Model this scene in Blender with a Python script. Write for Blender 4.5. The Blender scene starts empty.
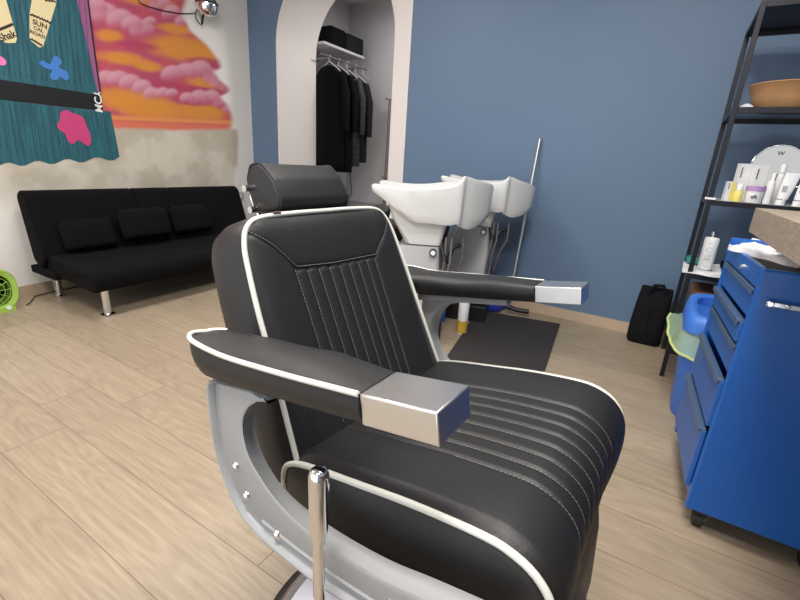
import bpy, bmesh, math, random
import numpy as np
from mathutils import Vector, Matrix
random.seed(4)
C = bpy.context.scene.collection
SC = bpy.context.scene

# ------------------------------------------------------------------ camera
YAW, PITCH, ROLL = math.radians(30.33), math.radians(17.87), math.radians(3.63)
FPX, CAMH = 429.18, 1.2
_f = np.array([-math.sin(YAW)*math.cos(PITCH), math.cos(YAW)*math.cos(PITCH), -math.sin(PITCH)])
_r = np.array([math.cos(YAW), math.sin(YAW), 0.0]); _u = np.cross(_r, _f)
_c, _s = math.cos(ROLL), math.sin(ROLL)
RM = np.array([_c*_r+_s*_u, -_s*_r+_c*_u, _f])
CP = np.array([0, 0, CAMH])
def ray(x, y):
    v = np.array([x-400, -(y-300), FPX]); return v@RM/np.linalg.norm(v)
def atz(x, y, h=0.0):
    d = ray(x, y); return CP+d*(h-CAMH)/d[2]
def atY(x, y, v):
    d = ray(x, y); return CP+d*v/d[1]
def proj(P):
    q = RM@(np.array(P, float)-CP); return 400+FPX*q[0]/q[2], 300-FPX*q[1]/q[2]
cd = bpy.data.cameras.new('camera'); cam = bpy.data.objects.new('camera', cd); C.objects.link(cam)
cd.sensor_fit = 'HORIZONTAL'; cd.sensor_width = 36; cd.lens = 36*FPX/800; cd.clip_start = 0.02
m = Matrix.Identity(4)
for i in range(3):
    m[i][0] = RM[0][i]; m[i][1] = RM[1][i]; m[i][2] = -RM[2][i]; m[i][3] = CP[i]
cam.matrix_world = m
SC.camera = cam
SC.view_settings.view_transform = 'Standard'; SC.view_settings.look = 'None'
SC.view_settings.gamma = 1; SC.view_settings.use_curve_mapping = False
SC.view_settings.exposure = 0.03

# ------------------------------------------------------------------ materials
def lin(c):
    return tuple((x/255/12.92 if x/255 <= .04045 else ((x/255+.055)/1.055)**2.4) for x in c)+(1,)
def mat(name, col, rough=.5, metal=0, bump=0, bscale=200, vary=0, vscale=4, spec=.5, alpha=1, trans=0, coat=0, emit=0):
    m = bpy.data.materials.new(name); m.use_nodes = True
    nt = m.node_tree; b = nt.nodes['Principled BSDF']
    col = lin(col)
    b.inputs['Base Color'].default_value = col
    b.inputs['Roughness'].default_value = rough; b.inputs['Metallic'].default_value = metal
    b.inputs['Specular IOR Level'].default_value = spec; b.inputs['Alpha'].default_value = alpha
    b.inputs['Transmission Weight'].default_value = trans; b.inputs['Coat Weight'].default_value = coat
    if emit:
        b.inputs['Emission Color'].default_value = col; b.inputs['Emission Strength'].default_value = emit
    tc = nt.nodes.new('ShaderNodeTexCoord')
    if vary:
        n = nt.nodes.new('ShaderNodeTexNoise'); n.inputs['Scale'].default_value = vscale; n.inputs['Detail'].default_value = 5
        nt.links.new(tc.outputs['Object'], n.inputs['Vector'])
        mx = nt.nodes.new('ShaderNodeMix'); mx.data_type = 'RGBA'
        mx.inputs['A'].default_value = tuple(c*(1-vary) for c in col[:3])+(1,)
        mx.inputs['B'].default_value = tuple(min(1, c*(1+vary)) for c in col[:3])+(1,)
        nt.links.new(n.outputs['Fac'], mx.inputs['Factor']); nt.links.new(mx.outputs['Result'], b.inputs['Base Color'])
    if bump:
        n = nt.nodes.new('ShaderNodeTexNoise'); n.inputs['Scale'].default_value = bscale; n.inputs['Detail'].default_value = 3
        nt.links.new(tc.outputs['Object'], n.inputs['Vector'])
        bp = nt.nodes.new('ShaderNodeBump'); bp.inputs['Strength'].default_value = bump; bp.inputs['Distance'].default_value = .002
        nt.links.new(n.outputs['Fac'], bp.inputs['Height']); nt.links.new(bp.outputs['Normal'], b.inputs['Normal'])
    return m
M = dict(
    leather=mat('black_leather', (31, 30, 30), .46, bump=.25, bscale=420, spec=.42),
    piping=mat('white_piping', (216, 213, 202), .4),
    stitch=mat('grey_stitch', (128, 128, 124), .7),
    alu=mat('grey_cast_metal', (158, 158, 158), .5, .05, bump=.1, bscale=60),
    polished=mat('brushed_aluminium', (224, 222, 220), .3, 1, bump=.25, bscale=14),
    chrome=mat('chrome', (225, 225, 225), .08, 1),
    rubber=mat('black_rubber', (24, 22, 22), .5),
    baseplate=mat('grey_steel_plate', (186, 186, 194), .3, .4),
    bluewall=mat('blue_wall_paint', (94, 117, 143), .55, bump=.15, bscale=60, vary=.05, vscale=1.5),
    whitewall=mat('white_wall_paint', (232, 227, 219), .7, bump=.3, bscale=40, vary=.03, vscale=2),
    archwhite=mat('arch_white_plaster', (222, 215, 210), .7, bump=.2, bscale=40),
    greywall=mat('grey_back_room_paint', (176, 172, 172), .7),
    ceil=mat('ceiling_paint', (225, 225, 225), .8),
    skirt=mat('wood_baseboard', (186, 164, 140), .5, vary=.12, vscale=6),
    sofa=mat('black_sofa_fabric', (11, 10, 11), .95, bump=.5, bscale=500, spec=.15),
    ceramic=mat('white_ceramic', (208, 208, 205), .08, coat=.4),
    bodygrey=mat('light_grey_plastic', (176, 176, 176), .4),
    hose=mat('grey_hose', (120, 118, 116), .35, .5),
    blackplastic=mat('black_plastic', (20, 20, 21), .45),
    matm=mat('dark_floor_mat', (48, 44, 43), .8, bump=.4, bscale=500, vary=.06),
    cart=mat('blue_cart_enamel', (16, 88, 172), .33, coat=.15),
    cartin=mat('blue_drawer_front', (38, 92, 168), .4),
    lip=mat('slate_drawer_grip', (86, 108, 138), .35, .4),
    ribbed=mat('ribbed_black_rubber', (72, 70, 69), .75, bump=.6, bscale=500),
    bin=mat('blue_bin_plastic', (58, 112, 200), .42),
    bag=mat('pale_green_bag', (176, 205, 170), .35, alpha=.5, spec=.5),
    bagedge=mat('yellow_green_bag_edge', (186, 198, 128), .5),
    shelfm=mat('dark_steel_frame', (40, 40, 44), .4, .6),
    smoked=mat('smoked_glass', (70, 84, 100), .15, alpha=.55),
    bowl=mat('warm_wood', (182, 138, 94), .45, vary=.3, vscale=9),
    mirror=mat('mirror_glass', (160, 159, 156), .03, 1),
    white=mat('white_card', (232, 232, 230), .5),
    yellow=mat('pale_yellow_print', (232, 214, 120), .5),
    olive=mat('grey_card_side', (120, 126, 128), .5),
    lilac=mat('lilac_print', (178, 140, 190), .5),
    ink=mat('dark_ink', (42, 40, 44), .6),
    cream=mat('cream_paint', (222, 206, 160), .7),
    brownink=mat('brown_paint', (58, 40, 36), .7),
    cloth=mat('white_towel', (230, 228, 228), .9, bump=.5, bscale=220),
    tealp=mat('teal_plastic', (40, 130, 120), .5),
    tote=mat('black_tote_fabric', (14, 15, 19), .85, bump=.4, bscale=300, spec=.2),
    navy=mat('navy_plastic', (22, 40, 140), .4),
    lime=mat('lime_plastic', (152, 188, 78), .4),
    limedark=mat('dark_green_inside', (70, 120, 30), .5),
    coat=mat('black_cloth', (10, 10, 11), .9, spec=.1),
    coatgrey=mat('charcoal_cloth', (24, 24, 26), .85, spec=.15),
    bench=mat('grey_glossy_laminate', (96, 92, 92), .2),
    shelfwhite=mat('grey_white_board', (180, 178, 178), .6),
    brownpole=mat('brown_grey_wood', (112, 100, 94), .6),
    pink=mat('pink_paint', (196, 62, 118), .7), bluep=mat('blue_paint', (64, 122, 196), .7),
    pinklight=mat('light_pink_paint', (235, 120, 180), .7),
    blackpaint=mat('black_paint', (12, 12, 14), .6),
    cardboard=mat('brown_cardboard', (134, 96, 66), .8),
    goldlabel=mat('gold_label', (198, 160, 60), .5),
    brownleather=mat('dark_brown_vinyl', (50, 42, 38), .5, bump=.3, bscale=300),
    led=mat('lamp_diffuser', (255, 250, 244), .5, emit=6),  # glowing face of the added ceiling fill panels
)
def wood_floor():
    m = bpy.data.materials.new('oak_plank_floor'); m.use_nodes = True; nt = m.node_tree; N = nt.nodes; Lk = nt.links
    b = N['Principled BSDF']; b.inputs['Roughness'].default_value = .42
    tc = N.new('ShaderNodeTexCoord'); sp = N.new('ShaderNodeSeparateXYZ'); Lk.new(tc.outputs['Object'], sp.inputs[0])
    def mt(op, a, bb=None, c=None):
        n = N.new('ShaderNodeMath'); n.operation = op
        for i, v in enumerate((a, bb, c)):
            if v is None: continue
            if isinstance(v, (int, float)): n.inputs[i].default_value = v
            else: Lk.new(v, n.inputs[i])
        return n.outputs[0]
    ry = mt('DIVIDE', mt('SUBTRACT', sp.outputs['Y'], .435), .226)
    row = mt('FLOOR', ry); fy = mt('FRACT', ry)
    par = mt('FLOORED_MODULO', row, 2)
    xs = mt('DIVIDE', mt('ADD', sp.outputs['X'], mt('MULTIPLY_ADD', par, .28, 2.045)), 1.495)
    colx = mt('FLOOR', xs); fx = mt('FRACT', xs)
    def edge(f, w):   # 1 near the borders
        return mt('MAXIMUM', mt('LESS_THAN', f, w), mt('GREATER_THAN', f, 1-w))
    seam = mt('MAXIMUM', edge(fy, .0058), edge(fx, .0011))
    cid = N.new('ShaderNodeCombineXYZ'); Lk.new(colx, cid.inputs[0]); Lk.new(row, cid.inputs[1])
    wn = N.new('ShaderNodeTexWhiteNoise'); Lk.new(cid.outputs[0], wn.inputs['Vector'])
    # grain, shifted per plank
    gv = N.new('ShaderNodeCombineXYZ')
    Lk.new(mt('MULTIPLY_ADD', sp.outputs['X'], 1.0, mt('MULTIPLY', wn.outputs['Value'], 37)), gv.inputs[0])
    Lk.new(mt('MULTIPLY', sp.outputs['Y'], 17), gv.inputs[1]); Lk.new(row, gv.inputs[2])
    n1 = N.new('ShaderNodeTexNoise'); n1.inputs['Scale'].default_value = 4.0; n1.inputs['Detail'].default_value = 8; n1.inputs['Roughness'].default_value = .6
    n1.inputs['Distortion'].default_value = .35
    Lk.new(gv.outputs[0], n1.inputs['Vector'])
    gv2 = N.new('ShaderNodeCombineXYZ')
    Lk.new(mt('MULTIPLY_ADD', sp.outputs['X'], .9, mt('MULTIPLY', wn.outputs['Value'], 11)), gv2.inputs[0])
    Lk.new(mt('MULTIPLY', sp.outputs['Y'], 5), gv2.inputs[1]); Lk.new(row, gv2.inputs[2])
    n2 = N.new('ShaderNodeTexNoise'); n2.inputs['Scale'].default_value = 1.1; n2.inputs['Detail'].default_value = 1.5
    Lk.new(gv2.outputs[0], n2.inputs['Vector'])
    rings = mt('FRACT', mt('MULTIPLY', n2.outputs['Fac'], 16))
    rings = mt('ABSOLUTE', mt('SUBTRACT', rings, .5))
    cr = N.new('ShaderNodeValToRGB'); cr.color_ramp.elements[0].position = .3; cr.color_ramp.elements[1].position = .7
    cr.color_ramp.elements[0].color = lin((146, 130, 109)); cr.color_ramp.elements[1].color = lin((172, 155, 132))
    f = mt('ADD', mt('MULTIPLY', n1.outputs['Fac'], .86), mt('MULTIPLY', rings, .26))
    f = mt('ADD', f, mt('MULTIPLY', mt('SUBTRACT', wn.outputs['Value'], .5), .16))
    Lk.new(f, cr.inputs[0])
    mx = N.new('ShaderNodeMix'); mx.data_type = 'RGBA'; mx.inputs['B'].default_value = lin((92, 70, 54))
    Lk.new(mt('MULTIPLY', seam, .8), mx.inputs['Factor']); Lk.new(cr.outputs[0], mx.inputs['A']); Lk.new(mx.outputs['Result'], b.inputs['Base Color'])
    bp = N.new('ShaderNodeBump'); bp.inputs['Strength'].default_value = .25; bp.inputs['Distance'].default_value = .002
    Lk.new(mt('SUBTRACT', n1.outputs['Fac'], mt('MULTIPLY', seam, 1.5)), bp.inputs['Height']); Lk.new(bp.outputs[0], b.inputs['Normal'])
    return m
M['floor'] = wood_floor()
def grain_mat(name, c1, c2, stretch, scale=5, rough=.6):
    m = bpy.data.materials.new(name); m.use_nodes = True; nt = m.node_tree; b = nt.nodes['Principled BSDF']; b.inputs['Roughness'].default_value = rough
    tc = nt.nodes.new('ShaderNodeTexCoord'); mp = nt.nodes.new('ShaderNodeMapping'); mp.inputs['Scale'].default_value = stretch
    n = nt.nodes.new('ShaderNodeTexNoise'); n.inputs['Scale'].default_value = scale; n.inputs['Detail'].default_value = 7
    cr = nt.nodes.new('ShaderNodeValToRGB'); cr.color_ramp.elements[0].position = .35; cr.color_ramp.elements[1].position = .65
    cr.color_ramp.elements[0].color = lin(c1); cr.color_ramp.elements[1].color = lin(c2)
    nt.links.new(tc.outputs['Object'], mp.inputs[0]); nt.links.new(mp.outputs[0], n.inputs['Vector'])
    nt.links.new(n.outputs['Fac'], cr.inputs[0]); nt.links.new(cr.outputs[0], b.inputs['Base Color'])
    return m
M['countertop'] = grain_mat('grey_oak_counter', (128, 115, 101), (160, 146, 130), (60, 8, 90), 5)
M['teal'] = grain_mat('teal_painted_boards', (28, 76, 88), (40, 100, 110), (12, 12, 1.2), 3, .7)
def vcol_mat(name):
    m = bpy.data.materials.new(name); m.use_nodes = True; nt = m.node_tree; b = nt.nodes['Principled BSDF']; b.inputs['Roughness'].default_value = .7
    a = nt.nodes.new('ShaderNodeVertexColor'); a.layer_name = 'Col'; nt.links.new(a.outputs[0], b.inputs['Base Color']); return m
M['mural'] = vcol_mat('sunset_mural_paint')
def stripe_mat(name, c1, c2, axis, pitch):
    m = bpy.data.materials.new(name); m.use_nodes = True; nt = m.node_tree; b = nt.nodes['Principled BSDF']; b.inputs['Roughness'].default_value = .7
    tc = nt.nodes.new('ShaderNodeTexCoord'); sp = nt.nodes.new('ShaderNodeSeparateXYZ'); nt.links.new(tc.outputs['Object'], sp.inputs[0])
    a = nt.nodes.new('ShaderNodeMath'); a.operation = 'DIVIDE'; a.inputs[1].default_value = pitch; nt.links.new(sp.outputs[axis], a.inputs[0])
    f = nt.nodes.new('ShaderNodeMath'); f.operation = 'FRACT'; nt.links.new(a.outputs[0], f.inputs[0])
    g = nt.nodes.new('ShaderNodeMath'); g.operation = 'GREATER_THAN'; g.inputs[1].default_value = .5; nt.links.new(f.outputs[0], g.inputs[0])
    mx = nt.nodes.new('ShaderNodeMix'); mx.data_type = 'RGBA'; mx.inputs['A'].default_value = lin(c1); mx.inputs['B'].default_value = lin(c2)
    nt.links.new(g.outputs[0], mx.inputs['Factor']); nt.links.new(mx.outputs['Result'], b.inputs['Base Color']); return m
M['striped'] = stripe_mat('striped_knit', (10, 10, 11), (30, 30, 32), 2, .07)

# ------------------------------------------------------------------ mesh helpers
class MB:
    def __init__(s): s.v = []; s.f = []
    def add(s, V, F):
        o = len(s.v); s.v += [tuple(map(float, p)) for p in V]; s.f += [tuple(i+o for i in q) for q in F]; return s
    def box(s, a, b, R=None):
        x0, y0, z0 = a; x1, y1, z1 = b
        V = [(x, y, z) for x in (x0, x1) for y in (y0, y1) for z in (z0, z1)]
        if R: V = [R(p) for p in V]
        return s.add(V, [(0, 1, 3, 2), (4, 6, 7, 5), (0, 4, 5, 1), (2, 3, 7, 6), (0, 2, 6, 4), (1, 5, 7, 3)])
    def tube(s, pts, r, n=10, close=False, caps=True):
        P = [Vector(p) for p in pts]; rs = r if isinstance(r, (list, tuple)) else [r]*len(P)
        rings = []; prev = None
        for i, p in enumerate(P):
            if close: t = P[(i+1) % len(P)]-P[i-1]
            else: t = P[min(i+1, len(P)-1)]-P[max(i-1, 0)]
            t.normalize()
            if prev is None:
                a = Vector((0, 0, 1)) if abs(t.z) < .9 else Vector((1, 0, 0))
                x = t.cross(a).normalized()
            else:
                x = (prev-t*prev.dot(t))
                x = x.normalized() if x.length > 1e-6 else t.orthogonal().normalized()
            prev = x; y = t.cross(x)
            rings.append([p+(x*math.cos(2*math.pi*k/n)+y*math.sin(2*math.pi*k/n))*rs[i] for k in range(n)])
        V = [q for g in rings for q in g]; F = []
        m_ = len(P)
        for i in range(m_ if close else m_-1):
            for k in range(n):
                j = (i+1) % m_; F.append((i*n+k, i*n+(k+1) % n, j*n+(k+1) % n, j*n+k))
        if caps and not close:
            F.append(tuple(range(n))[::-1]); F.append(tuple((m_-1)*n+k for k in range(n)))
        return s.add(V, F)
    def lathe(s, prof, c=(0, 0, 0), n=32, sx=1, sy=1):
        V = []; F = []
        for (r, z) in prof:
            for k in range(n):
                a = 2*math.pi*k/n; V.append((c[0]+r*math.cos(a)*sx, c[1]+r*math.sin(a)*sy, c[2]+z))
        for i in range(len(prof)-1):
            for k in range(n): F.append((i*n+k, i*n+(k+1) % n, (i+1)*n+(k+1) % n, (i+1)*n+k))
        F.append(tuple(range(n))[::-1]); F.append(tuple((len(prof)-1)*n+k for k in range(n)))
        return s.add(V, F)
    def rings(s, R, close_ring=True, cap=True):
        n = len(R[0]); V = [p for r in R for p in r]; F = []
        for i in range(len(R)-1):
            for k in range(n if close_ring else n-1): F.append((i*n+k, i*n+(k+1) % n, (i+1)*n+(k+1) % n, (i+1)*n+k))
        if cap and close_ring: F.append(tuple(range(n))[::-1]); F.append(tuple((len(R)-1)*n+k for k in range(n)))
        return s.add(V, F)
    def grid(s, fn, nu, nv):
        V = [fn(i/(nu-1), j/(nv-1)) for i in range(nu) for j in range(nv)]
        return s.add(V, [(i*nv+j, (i+1)*nv+j, (i+1)*nv+j+1, i*nv+j+1) for i in range(nu-1) for j in range(nv-1)])
    def prism(s, poly, off):
        n = len(poly); V = [tuple(p) for p in poly]+[tuple(np.array(p)+np.array(off)) for p in poly]
        return s.add(V, [tuple(range(n))[::-1], tuple(range(n, 2*n))]+[(i, (i+1) % n, (i+1) % n+n, i+n) for i in range(n)])
    def build(s, name, m, parent=None, smooth=True, bevel=0, seg=3, sub=0, xf=None):
        o_ = parent
        off = Vector((0, 0, 0))
        while o_ is not None: off += Vector(o_.location); o_ = o_.parent
        me = bpy.data.meshes.new(name)
        V = [xf(p) for p in s.v] if xf else s.v
        V = [tuple(Vector(p)-off) for p in V]
        me.from_pydata(V, [], s.f)
        bm = bmesh.new(); bm.from_mesh(me); bmesh.ops.remove_doubles(bm, verts=bm.verts, dist=1e-6)
        bmesh.ops.recalc_face_normals(bm, faces=bm.faces); bm.to_mesh(me); bm.free()
        for p in me.polygons: p.use_smooth = smooth
        me.materials.append(M[m] if isinstance(m, str) else m)
        o = bpy.data.objects.new(name, me); C.objects.link(o)
        if parent is not None: o.parent = parent
        if bevel:
            b = o.modifiers.new('bevel', 'BEVEL'); b.width = bevel; b.segments = seg; b.limit_method = 'ANGLE'; b.angle_limit = math.radians(40)
            b.harden_normals = False
        if sub:
            b = o.modifiers.new('sub', 'SUBSURF'); b.levels = sub; b.render_levels = sub
        if smooth and bevel and hasattr(me, 'set_sharp_from_angle'): me.set_sharp_from_angle(angle=math.radians(50))
        elif smooth and hasattr(me, 'set_sharp_from_angle'): me.set_sharp_from_angle(angle=math.radians(55))
        return o
def tag(o, label, cat, group=None):
    o['label'] = label; o['category'] = cat
    if group: o['group'] = group
    return o
def thing(name, loc, label, cat, group=None):
    o = bpy.data.objects.new(name, None); C.objects.link(o); o.location = loc; o.empty_display_size = .1
    return tag(o, label, cat, group)
def struct(o): o['kind'] = 'structure'; return o
def text_obj(name, body, m, parent, origin, xdir, ydir, size, depth=.0006):
    cu = bpy.data.curves.new(name, 'FONT'); cu.body = body; cu.size = size; cu.extrude = depth; cu.offset = size*.022; cu.align_x = 'CENTER'; cu.align_y = 'CENTER'
    t = bpy.data.objects.new('tmp', cu); C.objects.link(t)
    me = bpy.data.meshes.new_from_object(t); bpy.data.objects.remove(t)
    X = Vector(xdir).normalized(); Y = Vector(ydir); Y = (Y-X*Y.dot(X)).normalized(); Z = X.cross(Y)
    off = Vector((0, 0, 0)); o_ = parent
    while o_ is not None: off += Vector(o_.location); o_ = o_.parent
    O = Vector(origin)
    for v in me.vertices: v.co = O+X*v.co.x+Y*v.co.y+Z*v.co.z-off
    me.materials.clear(); me.materials.append(M[m])
    o = bpy.data.objects.new(name, me); C.objects.link(o); o.parent = parent; return o
def interp(pts, n):
    """Catmull-Rom resample of a polyline."""
    P = [np.array(p, float) for p in pts]; P = [2*P[0]-P[1]]+P+[2*P[-1]-P[-2]]
    out = []
    L = len(P)-3
    for i in range(n):
        t = i/(n-1)*L; k = min(int(t), L-1); t -= k; a, b, c, d = P[k:k+4]
        out.append(.5*((2*b)+(-a+c)*t+(2*a-5*b+4*c-d)*t*t+(-a+3*b-3*c+d)*t**3))
    return out

# ------------------------------------------------------------------ room shell
YW = 3.735                                   # blue wall plane
LA, LB = np.array([-4.204, 1.33]), np.array([-4.357, 3.735])   # left wall line (floor plan)
LD = (LB-LA)/np.linalg.norm(LB-LA); LN = np.array([LD[1], -LD[0]])   # LN points into the room (+x)
def WL(px, py, off=0.0):                     # pixel -> point on left wall (offset into the room)
    d = ray(px, py); n = np.array([LN[0], LN[1], 0]); a = np.array([LA[0], LA[1], 0])+n*off
    return CP+d*((a-CP)@n)/(d@n)
def LW(s, z, off=0.0):                       # s metres along the wall from LA
    p = LA+LD*s+LN*off; return (p[0], p[1], z)
HC = 3.2
XR = 1.15
struct(MB().box((-4.6, -2.2, -.05), (XR+.1, 5.5, 0)).build('floor', 'floor', smooth=False))
struct(MB().box((-4.6, -2.2, HC), (XR+.1, 5.5, HC+.05)).build('ceiling', 'ceil', smooth=False))
sN = float(np.dot(LB-LA, LD))
struct(MB().prism([LW(-3.6, 0), LW(sN, 0), LW(sN, 0, -.1), LW(-3.6, 0, -.1)], (0, 0, HC)).build('wall_left', 'whitewall', smooth=False))
struct(MB().box((XR, -2.2, 0), (XR+.1, YW+.1, HC)).build('wall_right', 'bluewall', smooth=False))
# blue wall with arched opening (extruded polygons), and the thick white arch reveal
AX0, AX1, JD = -3.91, -2.41, .61             # opening and reveal depth
ZS, RA = 2.28, .75
def arch_pts(x0, x1, n=20):
    P = [(x0, 0), (x0, ZS)]
    for i in range(1, n+1):
        a = math.pi/2*i/n; P.append((x0+RA*(1-math.cos(a)), ZS+RA*math.sin(a)))
    for i in range(1, n+1):
        a = math.pi/2*(1-i/n); P.append((x1-RA*(1-math.cos(a)), ZS+RA*math.sin(a)))
    P.append((x1, 0)); return P
ap = arch_pts(AX0, AX1)
TH = .03
wall = MB()
wall.box((LB[0], YW, 0), (AX0-.01, YW+TH, HC)); wall.box((AX1+.01, YW, 0), (XR, YW+TH, HC))
for i in range(1, len(ap)-2):
    (xa, za), (xb, zb) = ap[i], ap[i+1]
    za += .008; zb += .008
    if i == 1: wall.box((AX0-.01, YW, ZS), (AX0, YW+TH, HC))
    if xb-xa > 1e-5: wall.prism([(xa, YW, za), (xb, YW, zb), (xb, YW, HC), (xa, YW, HC)], (0, TH, 0))
struct(wall.build('wall_back', 'bluewall', smooth=False))
rev = MB()
V = []; F = []
n = len(ap)
for (x, z) in ap: V.append((x, YW-.003, z))
for (x, z) in ap: V.append((x, YW+JD, z))
# outer (thickness) ring
cx_ = (AX0+AX1)/2
for (x, z) in ap: V.append((x+(-.02 if x < cx_ else .02), YW-.003, z+(.012 if z > ZS else 0)))
for (x, z) in ap: V.append((x+(-.06 if x < cx_ else .06), YW+JD, z+(.06 if z > ZS else 0)))
for i in range(n-1):
    F += [(i, i+1, n+i+1, n+i), (i, 2*n+i, 2*n+i+1, i+1), (n+i, n+i+1, 3*n+i+1, 3*n+i), (2*n+i, 3*n+i, 3*n+i+1, 2*n+i+1)]
rev.add(V, F); struct(rev.build('trim_1', 'archwhite'))
band = MB().box((AX1+.002, YW-.012, 0), (-2.235, YW, HC))
for i in range(len(ap)//2, len(ap)-2):
    (xa, za), (xb, zb) = ap[i], ap[i+1]
    band.prism([(xa, YW-.012, za+.002), (xb, YW-.012, zb+.002), (xb, YW-.012, HC), (xa, YW-.012, HC)], (0, .012, 0))
struct(band.build('trim_2', 'archwhite', smooth=False))
# back room
YB = 5.4
struct(MB().box((-4.25, YB, 0), (-1.2, YB+.08, HC)).build('wall_far', 'greywall', smooth=False))
struct(MB().box((-4.33, YW+JD, 0), (-4.25, YB, HC)).build('wall_inner', 'greywall', smooth=False))
struct(MB().box((-1.28, YW+TH, 0), (-1.2, YB, HC)).build('wall_side', 'greywall', smooth=False))
# baseboards
struct(MB().prism([LW(-3.6, 0, .015), LW(sN, 0, .015), LW(sN, 0, 0), LW(-3.6, 0, 0)], (0, 0, .085)).build('baseboard_left', 'skirt', smooth=False))
struct(MB().box((-2.235, YW-.015, 0), (XR, YW, .085)).build('baseboard_back', 'skirt', smooth=False))
struct(MB().box((LB[0]+.01, YW-.015, 0), (AX0, YW, .085)).build('baseboard_corner', 'skirt', smooth=False))

# ------------------------------------------------------------------ lights: added unseen ceiling fill panels + daylight from the open shop front behind the camera
def panel(x, y, sx, sy, watt, label, col=(1, .97, .93)):  # fixture and lamp out of view, added to brighten the room
    t = thing('ceiling_light', (x, y, HC), label, 'ceiling light', 'square ceiling lights')
    fr = MB()
    for a, b in (((x-sx/2-.03, y-sy/2-.03, HC-.03), (x+sx/2+.03, y-sy/2, HC)), ((x-sx/2-.03, y+sy/2, HC-.03), (x+sx/2+.03, y+sy/2+.03, HC)),
                 ((x-sx/2-.03, y-sy/2, HC-.03), (x-sx/2, y+sy/2, HC)), ((x+sx/2, y-sy/2, HC-.03), (x+sx/2+.03, y+sy/2, HC))): fr.box(a, b)
    fr.build('frame', 'bodygrey', t, smooth=False)
    MB().box((x-sx/2, y-sy/2, HC-.02), (x+sx/2, y+sy/2, HC-.004)).build('diffuser', 'led', t, smooth=False)
    ld = bpy.data.lights.new('lamp', 'AREA'); ld.shape = 'RECTANGLE'; ld.size = sx; ld.size_y = sy; ld.energy = watt; ld.color = col
    l = bpy.data.objects.new('lamp', ld); C.objects.link(l); l.location = (x, y, HC-.035)
panel(-2.5, 1.7, .6, .6, 36, 'square ceiling light over the black sofa and wash basins')
panel(-.3, 1.2, .6, .6, 46, 'square ceiling light above the barber chair, towards the shelf')
panel(-2.5, .0, .6, .6, 28, 'square ceiling light over the bare floor left of the chair')
panel(-.1, -.3, .6, .6, 62, 'square ceiling light nearest the shop front')
ld = bpy.data.lights.new('lamp', 'AREA'); ld.energy = 30; ld.size = .4; l = bpy.data.objects.new('lamp', ld); C.objects.link(l); l.location = (-2.6, 4.7, 3.1)  # unseen lamp added to brighten the back room
w = bpy.data.worlds.new('world'); SC.world = w; w.use_nodes = True
bg = w.node_tree.nodes['Background']; bg.inputs[0].default_value = (.93, .96, 1, 1); bg.inputs[1].default_value = 1.7

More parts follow.
